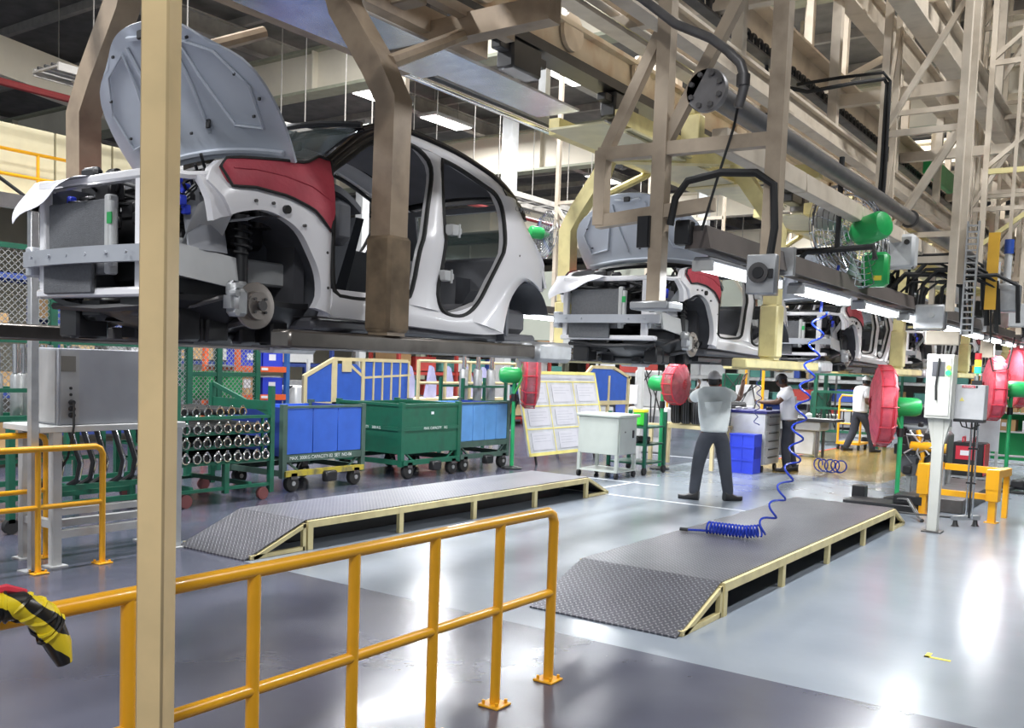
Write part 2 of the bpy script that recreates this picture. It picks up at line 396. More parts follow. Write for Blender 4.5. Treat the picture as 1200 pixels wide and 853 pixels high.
# mezzanine wall of cream panels at far left, with its yellow rail
mz = struct(MB().box(-16.4,2,4.1,-16.1,11.2,4.25).build('trim_9', GIRD))
pn = MB().box(-16.3,0,4.27,-16.24,1.04,5.42).build('panel', CWALL, mz)
pn.location.y = 7.98-1.08*4
for k in range(1, 7):
    c = pn.copy(); COL.objects.link(c); c.location.y = 7.98-1.08*4+1.08*k
struct(MB().box(-24,25.6,2.5,-9.0,25.8,4.7).build('trim_10', M('pale_green_panel', (.46,.49,.42), .6, var=.05, scale=1)))
for x in (-22,-16,-10): struct(MB().box(x-.12,25.5,0,x+.12,25.75,2.5).build('trim_16', GTRIM))
t = thing('mezzanine_rail', 'thin yellow guard rail before cream panels at far left', 'railing', (-15.8,6.5,4.0))
MB().tube((0,-2,.9),(0,2.9,.9),.03,6).build('top_rail', YEL, t); MB().tube((0,-2,.5),(0,2.9,.5),.03,6).build('mid_rail', YEL, t)
for y in (-2,-.3,2.0): MB().tube((0,y,.05),(0,y,.9),.03,6).build('post', YEL, t)
# ================================================================ cars on the overhead line
# car axes: x across (near side +), y back from the nose, z measured from the floor and shifted to the car's base at 1.75 m
CZ = (0, 0, 1.75)
def half(z, y=1.0):
    h = .745-.34*max(0, z-2.5)
    if y < .3: h -= .10*((.3-y)/.45)**2
    if y > 2.7: h -= .09*((y-2.7)/.65)**2
    return h
def resamp(pts, n):
    P = [Vector((p[0], p[1], 0)) for p in pts]; L = [0]
    for a, b in zip(P, P[1:]): L.append(L[-1]+(b-a).length)
    out = []
    for i in range(n+1):
        d = L[-1]*i/n; k = 0
        while k < len(L)-2 and L[k+1] < d: k += 1
        f = (d-L[k])/max(1e-9, L[k+1]-L[k]); q = P[k].lerp(P[k+1], f); out.append((q.x, q.y))
    return out
def curve(pts, k=5):
    out = []
    for i in range(len(pts)-1):
        p0, p1, p2, p3 = pts[max(i-1,0)], pts[i], pts[i+1], pts[min(i+2,len(pts)-1)]
        for j in range(k):
            t = j/k; out.append(tuple(.5*((2*b)+(-a+c)*t+(2*a-5*b+4*c-d)*t*t+(-a+3*b-3*c+d)*t**3) for a, b, c, d in zip(p0, p1, p2, p3)))
    return out+[pts[-1]]
def ribbon(m, A, B, s, th=.05, bulge=.012, n=None, out=0.0, nb=4):
    if n: n = int(n*1.5); A, B = resamp(curve(A), n), resamp(curve(B), n)
    N = len(A)
    def fn(u, v):
        i = min(N-1, int(round(u*(N-1)))); y = A[i][0]*(1-v)+B[i][0]*v; z = A[i][1]*(1-v)+B[i][1]*v
        return (s*(half(z, y)+out+bulge*math.sin(math.pi*v)), y, z)
    m.grid(fn, N-1, nb, (-s*th, 0, 0)); return m
APIL_O = [(1.0,2.86),(1.18,2.99),(1.36,3.11),(1.55,3.19)]; APIL_I = [(1.05,2.79),(1.22,2.91),(1.42,3.03),(1.58,3.10)]
ROOF_O = [(1.40,3.14),(1.58,3.20),(1.82,3.235),(2.09,3.225),(2.4,3.19),(2.71,3.12),(2.9,3.06),(3.08,2.95)]
ROOF_M = [(1.42,3.11),(1.58,3.165),(1.82,3.20),(2.09,3.19),(2.4,3.155),(2.71,3.08),(2.88,3.01),(3.02,2.93)]
ROOF_I = [(1.44,3.045),(1.58,3.10),(1.80,3.135),(2.05,3.13),(2.3,3.08),(2.58,3.01),(2.74,2.96),(2.79,2.87)]
FD = [(.985,2.72),(1.03,2.79),(1.22,2.91),(1.41,3.03),(1.6,3.10),(1.79,3.13),(1.95,3.10),(2.02,2.99),(1.87,2.69),(1.74,2.43),(1.68,2.2),(1.61,2.09),(1.3,2.06),(1.06,2.06),(.98,2.1),(.96,2.39)]
RD = [(2.17,3.09),(2.35,3.06),(2.6,2.99),(2.74,2.94),(2.78,2.83),(2.73,2.63),(2.67,2.52),(2.51,2.3),(2.36,2.11),(2.2,2.02),(2.04,2.02),(1.95,2.07),(1.92,2.17),(1.96,2.33),(2.02,2.62),(2.11,2.93)]

def body_side(s):
    m = MB()
    ribbon(m, ROOF_M, ROOF_I, s, n=14)
    ribbon(m, [(1.93,3.12),(2.03,2.99),(1.88,2.69),(1.75,2.43),(1.69,2.19),(1.58,2.06)], [(2.18,3.10),(2.11,2.93),(2.02,2.62),(1.96,2.33),(1.92,2.17),(1.97,2.03)], s, n=12, bulge=.03)
    ribbon(m, [(.94,1.94),(1.65,1.92),(2.41,1.90),(2.70,1.92)], [(.97,2.10),(1.61,2.09),(2.04,2.03),(2.42,2.13)], s, n=10, bulge=.02, th=.09)
    Q1 = [(2.74,2.95),(2.78,2.83),(2.74,2.66),(2.70,2.57),(2.66,2.5),(2.62,2.44),(2.57,2.37),(2.51,2.3),(2.44,2.2),(2.36,2.11),(2.2,2.0)]
    Q2 = [(3.06,2.95),(3.13,2.75),(3.29,2.57),(3.345,2.45),(3.35,2.31),(3.28,2.275),(3.12,2.33),(2.95,2.32),(2.82,2.23),(2.74,2.11),(2.69,1.92)]
    ribbon(m, curve(Q1, 3), curve(Q2, 3), s, bulge=.035, nb=6)
    ribbon(m, [(.25,2.42),(.33,2.45),(.5,2.475),(.70,2.41),(.81,2.28),(.87,2.17),(.88,2.05),(.84,1.98)], [(.13,2.58),(.22,2.70),(.49,2.76),(.81,2.79),(1.03,2.85),(.985,2.6),(.955,2.2),(.98,1.94)], s, n=16, bulge=.02)
    ribbon(m, [(.10,2.60),(.14,2.60),(.20,2.60)], [(.16,2.38),(.20,2.40),(.27,2.42)], s, out=-.02)   # headlamp bracket tab
    return m
def loopseal(m, pts, s, r=.016):
    P = resamp(curve(pts+[pts[0]], 4), 72)[:-1]
    m.path([(s*(half(z, y)+.004), y, z) for y, z in P], r, 6, closed=True)
def hood_fn(u, v):                                  # u across -1..1 mapped, v from hinge to the leading edge
    a = u*2-1; T = (.715,.74,.755,.755,.74,.71,.655,.575,.46); f = v*8; i = min(7, int(f)); f -= i; w = T[i]*(1-f)+T[i+1]*f
    x = a*w; L = .87
    d = v*L-.17*v**3*abs(a)**3+.07*(1-a*a)*(1-v)**2
    bow = .05*(1-a*a)+.03*math.sin(math.pi*v)
    th = math.radians(55)
    return (x, .70-d*math.cos(th)+bow*math.sin(th)*-.2, 2.77+d*math.sin(th)+bow*.35)

def make_car(label, group):
    t = thing('car_body', label, 'car', (-4.80, 2.95, 1.75), 0, group)
    def B(m, name, mat, par=t): return m.build(name, mat, par, CZ)
    for s in (1, -1):
        sd = B(body_side(s), 'body_side', WHITE)
        m = MB(); ribbon(m, APIL_O, APIL_I, s, bulge=.015, out=.004, n=8)
        ribbon(m, [(a[0], a[1]+.012) for a in ROOF_O], ROOF_M, s, n=14, bulge=.008, out=.004)
        ribbon(m, [(2.86,3.01),(2.96,2.98),(3.09,2.93)], [(2.90,2.86),(2.96,2.84),(3.13,2.80)], s, out=.012)
        B(m, 'roof_rail', BLACKG)
        m = MB(); loopseal(m, FD, s); loopseal(m, RD, s); B(m, 'door_seal', RUBBER)
        # wheel housings
        for (cy, cz, R, a0, a1) in ((.56,2.02,.42,-10,118),(3.02,1.98,.36,20,200)):
            m = MB()
            def fn(u, v, cy=cy, cz=cz, R=R, a0=a0, a1=a1):
                a = math.radians(a0+(a1-a0)*u); return (s*(.73-.42*v), cy+R*math.cos(a)*(1 if cy < 1 else .85), cz+R*math.sin(a)*(1.04 if cy < 1 else .93))
            m.grid(fn, 16, 2)
            m.add([(s*.31, cy-R, 1.86),(s*.31, cy+R, 1.86),(s*.31, cy+R, cz+R),(s*.31, cy-R, cz+R)], [(0,1,2,3)])
            B(m, 'wheel_housing', DGREY)
        # fender cover of red cloth with a black hem
        m = MB(); lo = [(.20,2.66),(.25,2.565),(.40,2.585),(.63,2.575),(.80,2.53),(.93,2.42)]; hi = [(.25,2.715),(.36,2.74),(.60,2.775),(.82,2.80),(.93,2.86),(1.03,2.85)]
        ribbon(m, lo, hi, s, n=14, out=.026, bulge=.018, th=.012)
        fc = B(m, 'fender_cover', RED)
        m = MB(); ring = resamp(lo, 16)+[(.96,2.55)]+list(reversed(resamp(hi, 16)))
        m.path([(s*(half(z, y)+.03), y, z) for y, z in ring], .009, 5, closed=True); B(m, 'hem', RUBBER, fc)
        m = MB(); cr = resamp([(.27,2.665),(.42,2.685),(.62,2.685),(.82,2.66),(.945,2.60)], 14); m.path([(s*(half(z, y)+.043), y, z) for y, z in cr], .006, 5); B(m, 'cloth_seam', RED, fc)
        # front corner: strut, spring, hub
        m = MB(); m.path([(s*.56,.46,2.46),(s*.58,.45,2.05)], .035, 10)
        m.path([(s*(.56+.055*math.cos(k*.7)), .46+.055*math.sin(k*.7), 2.45-.0045*k) for k in range(46)], .008, 5)
        st = B(m, 'strut', BLACK)
        m = MB(); m.lathe([(.03,.71),(.126,.705),(.126,.685),(.085,.68),(.075,.735),(.03,.735)], (0,.45,1.965), 'x', 28)
        if s < 0: m.v = [(-p[0],p[1],p[2]) for p in m.v]
        br = B(m, 'brake_disc', M('disc_steel', (.30,.27,.25), .35, metal=.8, var=.12))
        m = MB(); m.lathe([(.022,.735),(.028,.75),(.028,.765)], (0,.45,1.965), 'x', 10)
        for k in range(4): a = math.pi/4+k*math.pi/2; m.lathe([(.008,.735),(.008,.748)], (0,.45+.05*math.cos(a),1.965+.05*math.sin(a)), 'x', 6)
        if s < 0: m.v = [(-p[0],p[1],p[2]) for p in m.v]
        B(m, 'hub', DSTEEL, br)
        m = MB(); m.box(s*.64,.29,1.90,s*.74,.38,2.05,.02); m.box(s*.62,.30,2.0,s*.70,.42,2.09,.02); m.box(s*.66,.27,1.94,s*.72,.30,2.01)
        m.tube((s*.69,.30,1.92),(s*.74,.30,1.92),.018,8); m.tube((s*.69,.30,2.02),(s*.74,.30,2.02),.018,8)
        B(m, 'brake_caliper', GALV, br)
        m = MB(); m.path([(s*.62,.3,2.0),(s*.5,.2,1.95),(s*.3,.15,1.93)], .014, 6); m.path([(s*.64,.5,1.9),(s*.4,.5,1.86),(s*.2,.45,1.86)], .025, 6); B(m, 'suspension_arm', DSTEEL)
        # hinges on the centre pillar
        for z in (2.27, 2.58):
            m = MB(); yy = 1.93 if z < 2.4 else 2.0
            m.box(s*.735,yy,z-.035,s*.80,yy+.07,z+.035,.006); m.box(s*.75,yy+.07,z-.02,s*.785,yy+.12,z+.02,.004); m.tube((s*.785,yy+.09,z-.045),(s*.785,yy+.09,z+.045),.009,8)
            B(m, 'door_hinge', LGREY, sd)
        m = MB()
        for (y,z) in ((.40,2.515),(.52,2.52),(.74,2.43),(.91,2.3),(.92,2.1),(1.83,2.4),(1.85,2.45),(2.85,2.5),(2.86,2.46),(3.2,2.42)): m.lathe([(.009,-.01),(.009,.012)], (s*(half(z,y)+.008),y,z), 'x', 8)
        B(m, 'body_bolt', DSTEEL, sd)['kind'] = 'stuff'
        m = MB(); m.lathe([(.024,-.012),(.024,.012)], (s*(half(2.5,.6)+.010),.61,2.50), 'x', 12); B(m, 'hole_plug', BLACK, sd)
        # rear suspension stub and lining
        m = MB(); m.box(s*.5,2.75,1.9,s*.72,2.8,2.2,.01); m.path([(s*.5,2.75,1.95),(s*.3,2.4,1.92)], .03, 6); B(m, 'rear_liner', DGREY)
    # roof, tail, glass
    m = MB()
    def roof(u, v):
        i = u*(len(ROOF_O)-1); k = min(len(ROOF_O)-2, int(i)); f = i-k
        y = ROOF_O[k][0]*(1-f)+ROOF_O[k+1][0]*f; z = ROOF_O[k][1]*(1-f)+ROOF_O[k+1][1]*f
        a = v*2-1; return (a*(half(z, y)-.01), y, z+.035*(1-a*a))
    m.grid(roof, 16, 10, (0,0,-.03)); B(m, 'roof_panel', BLACKG)
    m = MB()
    def liner(u, v):
        x, y, z = roof(.06+u*.86, .06+.88*v); return (x, y, z-.05)
    m.grid(liner, 8, 6); B(m, 'headliner', M('headliner', (.17,.17,.19), .8))
    m = MB()
    def ws(u, v):
        a = v*2-1; y = .86+u*.54; z = 2.80+u*.35; return (a*(half(z)-.03-.02*u), y-.10*(1-a*a)+.02, z+.03*(1-a*a))
    m.grid(ws, 6, 12, (0,0.004,-.004)); B(m, 'windshield', GLASS)
    m = MB(); m.path([(a*.66, .84-.10*(1-a*a), 2.79+.03*(1-a*a)) for a in [i/6-1 for i in range(13)]], .03, 6); m.path([(a*.55, 1.38-.09*(1-a*a), 3.15+.03*(1-a*a)) for a in [i/6-1 for i in range(13)]], .02, 6)
    B(m, 'windshield_frit', BLACK)
    def tg(u, v, e=0.0): return ((v*2-1)*(half(2.35+.55*u)-.05), 3.33-.28*u+.03*(1-(v*2-1)**2)+e, 2.30+.62*u)
    TGR = ((0,.40,0,1),(.94,1,0,1),(.40,.94,0,.11),(.40,.94,.89,1))
    m = MB()
    for a, b, c, d in TGR: m.grid(lambda u, v: tg(a+(b-a)*u, c+(d-c)*v), 4, 8, (0,-.03,0))
    tgo = B(m, 'tailgate', WHITE)
    m = MB()
    for a, b, c, d in TGR: m.grid(lambda u, v: tg(a+(b-a)*u, c+(d-c)*v, -.036), 4, 8, (0,-.008,0))
    m.box(-.16,3.24,2.36,.16,3.262,2.44,.005); B(m, 'tailgate_trim', M('trim_grey', (.25,.26,.28), .6), tgo)
    m = MB(); m.grid(lambda u, v: tg(.40+.54*u, .11+.78*v, -.012), 4, 8, (0,-.004,0)); B(m, 'rear_window', M('rear_glass', (.30,.38,.35), .08, var=.03, alpha=.35), tgo)
    for s in (1,-1):
        m = MB(); m.box(s*.34-.20,1.50,2.0,s*.34+.20,1.92,2.14,.04); m.add([(s*.34-.2,1.82,2.1),(s*.34+.2,1.82,2.1),(s*.34+.2,2.05,2.72),(s*.34-.2,2.05,2.72),(s*.34-.2,1.93,2.1),(s*.34+.2,1.93,2.1),(s*.34+.2,2.13,2.72),(s*.34-.2,2.13,2.72)],[(0,1,2,3),(7,6,5,4),(0,4,5,1),(1,5,6,2),(2,6,7,3),(3,7,4,0)]); B(m, 'seat', M('seat_cloth', (.035,.04,.05), .85)) if s < 0 else None
    # floor pan, firewall, dashboard, seats, inner trims
    m = MB(); m.box(-.66,.9,1.86,.66,3.25,1.93,.02); m.box(-.12,.9,1.93,.12,2.6,2.06,.03); m.box(-.6,2.4,1.93,.6,3.2,2.12,.04); m.box(-.55,.85,1.93,.55,.93,2.72)
    B(m, 'floor_pan', M('floor_pan', (.10,.10,.11), .5))
    m = MB(); m.grid(lambda u, v: ((v*2-1)*.66, .92+.36*u, 2.72+.02*math.sin(math.pi*u)-.10*u*u), 6, 8, (0,0,-.04)); m.box(-.66,1.05,2.38,.66,1.24,2.66,.05); m.box(-.1,1.1,2.05,.1,1.3,2.5,.04)
    db = B(m, 'dashboard', DGREY)
    m = MB(); m.torus((0,0,0), .17, .014, 'y', 28, 6); m.bar((-.16,0,0),(.16,0,0),.04,.02); m.bar((0,0,0),(0,0,-.16),.03,.02); m.lathe([(.05,-.02),(.055,.02)], (0,0,0), 'y', 12)
    m.xf(Matrix.Translation((-.34,1.36,2.58)) @ Matrix.Rotation(math.radians(-25),4,'X')); B(m, 'steering_wheel', BLACK, db)
    m = MB(); m.box(-.10,1.28,3.02,.10,1.31,3.08,.01); m.tube((0,1.29,3.08),(0,1.34,3.16),.012,6); B(m, 'mirror', BLACK)
    for s in (1,-1):
        m = MB(); m.box(s*.65,1.98,2.0,s*.69,2.95,2.56); m.box(s*.64,2.3,2.12,s*.655,2.5,2.3,.005); B(m, 'side_trim', M('trim_grey', (.25,.26,.28), .6)) if s < 0 else None
    m = MB(); m.box(-.6,2.84,2.1,.6,2.9,2.50,.03); B(m, 'parcel_panel', M('trim_grey2', (.16,.165,.18), .7))
    # engine bay
    rnd = random.Random(4); m = MB()
    m.box(-.30,.22,2.06,.12,.62,2.50,.04); m.box(-.02,.2,2.1,.34,.56,2.42,.05); m.box(-.5,.3,2.2,-.3,.6,2.58,.03); m.box(.12,.5,2.3,.42,.75,2.62,.03)
    for k in range(26):
        x, y, z = rnd.uniform(-.55,.5), rnd.uniform(.12,.75), rnd.uniform(2.3,2.62); d = rnd.uniform(.04,.12); m.box(x-d,y-d*.7,z-d,x+d,y+d*.7,z+d*.6,.012)
    for k in range(14):
        p = [Vector((rnd.uniform(-.5,.55), rnd.uniform(.05,.7), rnd.uniform(2.35,2.66))) for _ in range(4)]; m.path(p, .012, 5)
    B(m, 'engine', BLACK)
    m = MB()
    for (x,y,z) in ((.50,.10,2.60),(.52,.13,2.55),(.56,.08,2.48),(.54,.12,2.44),(-.5,.1,2.55)): m.cbox((x,y,z),(.035,.045,.05),.006)
    B(m, 'wire_plug', BLUEB)['kind'] = 'stuff'
    m = MB()
    for k in range(7):
        p0 = Vector((.42+.02*k,.0+.02*k,2.22+.05*k)); m.path([p0, p0+Vector((.06,.05,.08)), p0+Vector((.03,.09,.15)), p0+Vector((.08,.03,.20))], .009, 5)
    B(m, 'wiring_loom', BLACK)
    for s in (1,-1):
        m = MB(); m.box(s*.36,-.03,2.10,s*.46,.95,2.24,.012); m.box(s*.46,.02,2.13,s*.49,.34,2.30,.01)
        m.grid(lambda u, v: (s*(.50+.14*u), .12+.22*v, 2.26+.20*u+.06*math.sin(v*3)), 3, 3, (0,.01,.0))
        B(m, 'front_rail', LGREY)
        m = MB(); m.grid(lambda u, v: (s*(.60-.03*v), -.02+.46*u, 2.10-.05*u+.17*v), 6, 3, (-s*.02,0,0)); B(m, 'apron_panel', LGREY)
        m = MB(); m.grid(lambda u, v: (s*(.56-.06*v+.02*math.sin(3*u)), .13+.24*u, 2.24+.26*v), 5, 4, (-s*.015,0,0)); B(m, 'lamp_bay_panel', M('bay_plastic', (.36,.37,.40), .45))
        m = MB(); m.grid(lambda u, v: (s*(.44+.03*v), .20+.16*v, 2.20+.40*u), 3, 3, (0,.01,0)); B(m, 'bay_wall', MGREY)
    # radiator pack and front frame
    m = MB(); m.box(-.46,-.06,2.10,.10,-.02,2.50,.008); m.box(-.46,-.09,2.0,.02,-.065,2.20,.006)
    rd = B(m, 'radiator', M('radiator_core', (.13,.135,.145), .5, var=.12, scale=60, bump=.35, bscale=220))
    m = MB(); m.box(.10,-.07,2.10,.15,-.01,2.52,.01); m.tube((.175,-.06,2.14),(.175,-.06,2.48),.022,10); B(m, 'radiator_tank', LGREY, rd)
    m = MB(); m.box(.154,-.085,2.36,.196,-.08,2.42); B(m, 'green_sticker', GREENB, rd)
    m = MB(); m.box(.36,-.06,1.99,.43,-.01,2.62,.01); m.box(-.56,-.06,1.99,-.50,-.01,2.62,.008)
    m.box(-.56,-.07,2.58,.55,.0,2.63,.012); m.box(-.58,-.07,1.98,.52,.02,2.03,.012); m.box(.40,-.07,2.2,.52,-.0,2.26,.01)
    m.path([(.52,-.02,2.61),(.62,.08,2.60),(.68,.2,2.62)], .022, 6); m.path([(-.52,-.02,2.61),(-.62,.08,2.60),(-.68,.2,2.62)], .022, 6)
    B(m, 'front_frame', WHITE)
    m = MB(); m.grid(lambda u, v: (-.62+1.22*u, -.12-.05*(1-(2*u-1)**2), 2.15+.085*v), 14, 3, (0,.035,0)); m.box(-.46,-.12,2.16,-.38,-.03,2.23); m.box(.38,-.12,2.16,.46,-.03,2.23); m.box(-.66,-.09,2.1,-.58,.0,2.27,.01)
    for k in range(6): m.lathe([(.010,-.172),(.010,-.16)], (-.45+.18*k,0,2.195), 'y', 8)
    B(m, 'bumper_beam', M('beam_paint', (.52,.54,.58), .3, metal=.4, var=.05))
    m = MB(); m.grid(lambda u, v: (-.68+.62*u-.02*math.sin(6*v), -.10-.05*(1-v)-.012*math.sin(9*u+2*v)+.09*v*v, 2.645-(1-v)*(.25-.22*u)+.008*math.sin(11*u)), 12, 8, (0,.004,0))
    sh = B(m, 'draped_sheet', PAPER); sh['label'] = 'white protective sheet draped over the radiator corner'
    m = MB(); m.grid(lambda u, v: (-.66+.10*u, .0+.24*v, 2.46+.16*u), 3, 4, (.02,0,.0)); B(m, 'headlamp_bracket', DGREY)
    m = MB(); m.box(-.25,.0,2.62,-.10,.06,2.70,.02); m.box(-.05,.02,2.60,.06,.08,2.68,.02); B(m, 'hood_latch', BLACK)
    # hood standing open
    m = MB(); m.grid(hood_fn, 32, 28, (0,.012,.010)); hd = B(m, 'hood', HOOD_SHADED)
    def on(u, v, e=.012): x, y, z = hood_fn(u, v); return Vector((x, y-.83*e, z-.55*e))
    m = MB()
    for loop in ([(.10,.22),(.07,.5),(.12,.78),(.28,.86),(.30,.6),(.24,.24)], [(.90,.22),(.93,.5),(.88,.78),(.72,.86),(.70,.6),(.76,.24)]):
        m.path([on(u, v) for u, v in [(p[0],p[1]) for p in loop]], .010, 5, closed=True)
    m.path([on(.36+.28*k/8, .93-.02*math.sin(math.pi*k/8)) for k in range(9)], .014, 5)
    m.path([on(.04+.92*k/12, .06) for k in range(13)], .016, 5); m.path([on(.40,.2), on(.37,.55), on(.33,.88)], .012, 5); m.path([on(.60,.2), on(.63,.55), on(.67,.88)], .012, 5)
    B(m, 'stiffening_rib', HOOD_SHADED, hd)
    m = MB()
    for u, v in ((.12,.3),(.1,.6),(.2,.88),(.8,.88),(.9,.6),(.88,.3),(.5,.22),(.95,.42)):
        p = on(u, v, .016); m.cbox(p, (.022,.012,.016), .003)
    p = on(.62,.27,.016); m.cbox(p, (.035,.014,.05), .004); p = on(.5,.93,.02); m.cbox(p, (.07,.02,.05), .006); B(m, 'hood_clip', BLACK, hd)
    # underbody
    m = MB(); m.grid(lambda u, v: ((2*u-1)*(.60-.10*(1-v)**2), -.03+.95*v, 1.985-.20*(1-abs(2*u-1)**3)*(.35+.65*min(1,v*2.2))-.012*math.sin(14*u)*math.sin(9*v)), 18, 10, (0,0,.03)); m.box(-.35,.3,1.75,.35,.8,1.86,.05); m.box(-.55,.95,1.80,-.48,3.0,1.87); m.box(.48,.95,1.80,.55,3.0,1.87)
    m.box(-.28,.02,1.86,-.05,.3,2.0,.03); m.box(.12,-.0,1.88,.42,.25,2.02,.03); m.path([(-.5,.0,1.94),(.0,-.03,1.92),(.5,.0,1.94)], .022, 6); m.path([(-.1,.6,1.82),(-.05,1.5,1.82),(-.1,2.6,1.82)], .03, 8); m.box(-.3,2.0,1.78,.25,2.6,1.90,.05); m.box(-.62,2.75,1.84,.62,2.85,1.95,.03)
    for k in range(16):
        x, y = rnd.uniform(-.38,.42), rnd.uniform(.08,.9); d = rnd.uniform(.04,.1); m.box(x-d,y-d,1.76,x+d,y+d,1.98,.015)
    B(m, 'underbody', BLACK)
    # model lettering on the rear pillar
    tx = text('lettering', 'CLIMBER', .052, MGREY, t, (.655,3.02,2.865-1.75), (math.radians(90), math.radians(0), math.radians(90)))
    return t

def make_carrier(label, mat, tray, near=(.95,1.22), far=(-1.05,.50), brown=False):
    t = thing('overhead_carrier', label, 'carrier', (-4.80,2.95,1.75), 0, None)
    def B(m, name, mt, par=t): return m.build(name, mt, par, CZ)
    def arm(x, y, s):
        m = MB(); pts = [(x,y,1.84),(x+.0*s,y,2.5),(x+.01*s,y,3.2),(x-.12*s,y,3.42),(x-.40*s,y,3.80),(x-.48*s,y,4.02)]
        m.path(pts, .108, 4, ph=math.pi/4)
        return B(m, 'hanger_arm', mat)
    a1 = arm(near[0], near[1], 1); a2 = arm(far[0], far[1], -1)
    for a, x, y in ((a1, near[0], near[1]), (a2, far[0], far[1])):
        sgn = 1 if x > 0 else -1
        m = MB(); m.box(x-.10,y-.10,1.86,x+.10,y+.10,2.42,.02); B(m, 'arm_pad', M('worn_pad', (.20,.145,.09), .8, var=.3, scale=8) if brown else mat, a)
        m = MB(); m.box(x-.10,y-.8,1.74,x+.06,y+1.95,1.84,.015); rl = B(m, 'cradle_rail', M('cradle_steel', (.22,.20,.18), .28, metal=.85, var=.3, scale=3, dirt=(.06,.05,.045), dscale=3, damt=.8) if brown else mat, t)
        m = MB(); m.box(x-.12,y+1.5,1.72,x+.09,y+1.98,1.87,.03); m.box(x-.16,y+1.38,1.76,x+.04,y+1.5,1.86,.01); B(m, 'end_block', GALV, rl)
        m = MB(); m.box(min(x,x-sgn*.5),y-.1,1.76,max(x,x-sgn*.5),y+.06,1.84,.01); B(m, 'support_foot', DSTEEL, rl); m = MB(); m.box(min(x,x-sgn*.5),y+1.3,1.76,max(x,x-sgn*.5),y+1.46,1.84,.01); B(m, 'support_foot', DSTEEL, rl)
    # top frame, braces, trays and trolley
    m = MB(); m.bar((far[0]+.45,far[1],4.0),(near[0]-.45,near[1],4.0),.14,.18); m.bar((-.3,2.3,4.0),(1.35,2.3,4.0),.14,.16); m.bar((.3,-.5,4.08),(.3,2.9,4.08),.12,.16); m.bar((-.45,-.5,4.08),(-.45,2.9,4.08),.12,.16); B(m, 'top_frame', mat)
    m = MB(); m.tube((near[0]-.08,near[1]+.05,3.45),(near[0]-.35,near[1]+1.15,4.0),.045,8); B(m, 'brace', mat); m = MB(); m.tube((far[0]+.08,far[1]+.05,3.45),(far[0]+.35,far[1]+1.15,4.0),.045,8); B(m, 'brace', mat)
    m = MB(); m.box(-.25,-.9,3.93,.35,2.85,3.95); B(m, 'drip_tray', tray)
    m = MB(); m.box(-.28,3.0,4.02,.18,4.55,4.04); B(m, 'drip_tray', tray)
    m = MB()
    for y in (.0, 1.3, 2.6): m = MB(); m.box(-.10,y-.12,4.1,.12,y+.12,4.40,.02); m.lathe([(.12,-.03),(.12,.03)], (.0,y,4.32), 'x', 14); B(m, 'trolley', DSTEEL)
    m = MB()
    m = MB(); m.box(.55,.3,3.95,.75,.44,4.25,.01); m.lathe([(.07,-.04),(.07,.04)], (.65,.37,4.3), 'x', 10); m.box(.6,.4,4.05,.68,2.8,4.12); m.box(.55,1.6,3.95,.75,1.74,4.25,.01); B(m, 'latch_gear', mat)
    return t

car = make_car('white hatchback shell nearest the camera, shaded hood open, red cloth on its fender', 'car bodies hung along the line')
car['label'] = 'white hatchback shell nearest the camera, black roof, shaded hood raised, red cover on fender'
TRAY = M('tray_zinc', (.74,.76,.79), .26, metal=.7, var=.18, scale=5)
TRAYY = M('tray_pale', (.62,.58,.38), .35, var=.08)
ca = make_carrier('soiled beige overhead carrier with padded arms holding the nearest car', BROWN, TRAY, brown=True)
PITCH_L = 5.6
cb = make_carrier('pale yellow overhead carrier holding the second car', PALEY, TRAYY, near=(1.25,1.25), far=(-.85,.50))
cb.location = (-4.80, 2.95+PITCH_L, 1.75)
CARL = ['white hatchback shell second in the line, hood raised, above the nearest worker', 'white hatchback shell third in the line, behind the hanging blue coil hose', 'white hatchback shell fourth in the line, behind the large red fan', 'white hatchback shell fifth in the line, half lost behind the control cabinet']
for k in range(4):
    c = dup(car, (-4.78, 2.95+PITCH_L*(k+1), 1.75), label=CARL[k], group='car bodies hung along the line')
for k in range(3):
    dup(cb, (-4.80, 2.95+PITCH_L*(k+2), 1.75), label=['pale yellow overhead carrier holding the third car','pale yellow overhead carrier holding the fourth car','pale yellow overhead carrier holding the fifth car'][k])
# ================================================================ overhead steelwork along the line
HOLD = 8.9
# trolley rail above the cars
t = thing('trolley_rail', 'rust-stained beam with black chain track above the car roofs', 'overhead rail', (-4.80,0,4.42))
RUSTY = M('rust_stained_beam', (.60,.52,.40), .5, var=.08, dirt=(.36,.20,.09), dscale=2.5, damt=.8)
MB().box(-.06,-2,.10,.06,40,.36).build('web', RUSTY, t)
MB().box(-.14,-2,.34,.14,40,.38).build('flange', RUSTY, t)
MB().box(-.12,-2,-.0,.12,40,.09).build('chain_track', BLACK, t)
pl = MB().lathe([(.17,-.02),(.17,.02)], (0,0,0), 'x', 18).build('guide_disc', BEIGE, t)
for k in range(12):
    c = pl if k == 0 else pl.copy()
    if k: COL.objects.link(c)
    c.location = (.10, 3.4+1.35*k, .30)
for k in range(9):
    y = 1.0+4.4*k; MB().bar((0,y,.36),(0,y,HOLD-4.42),.12,.12).build('hanger', BEIGE, t)
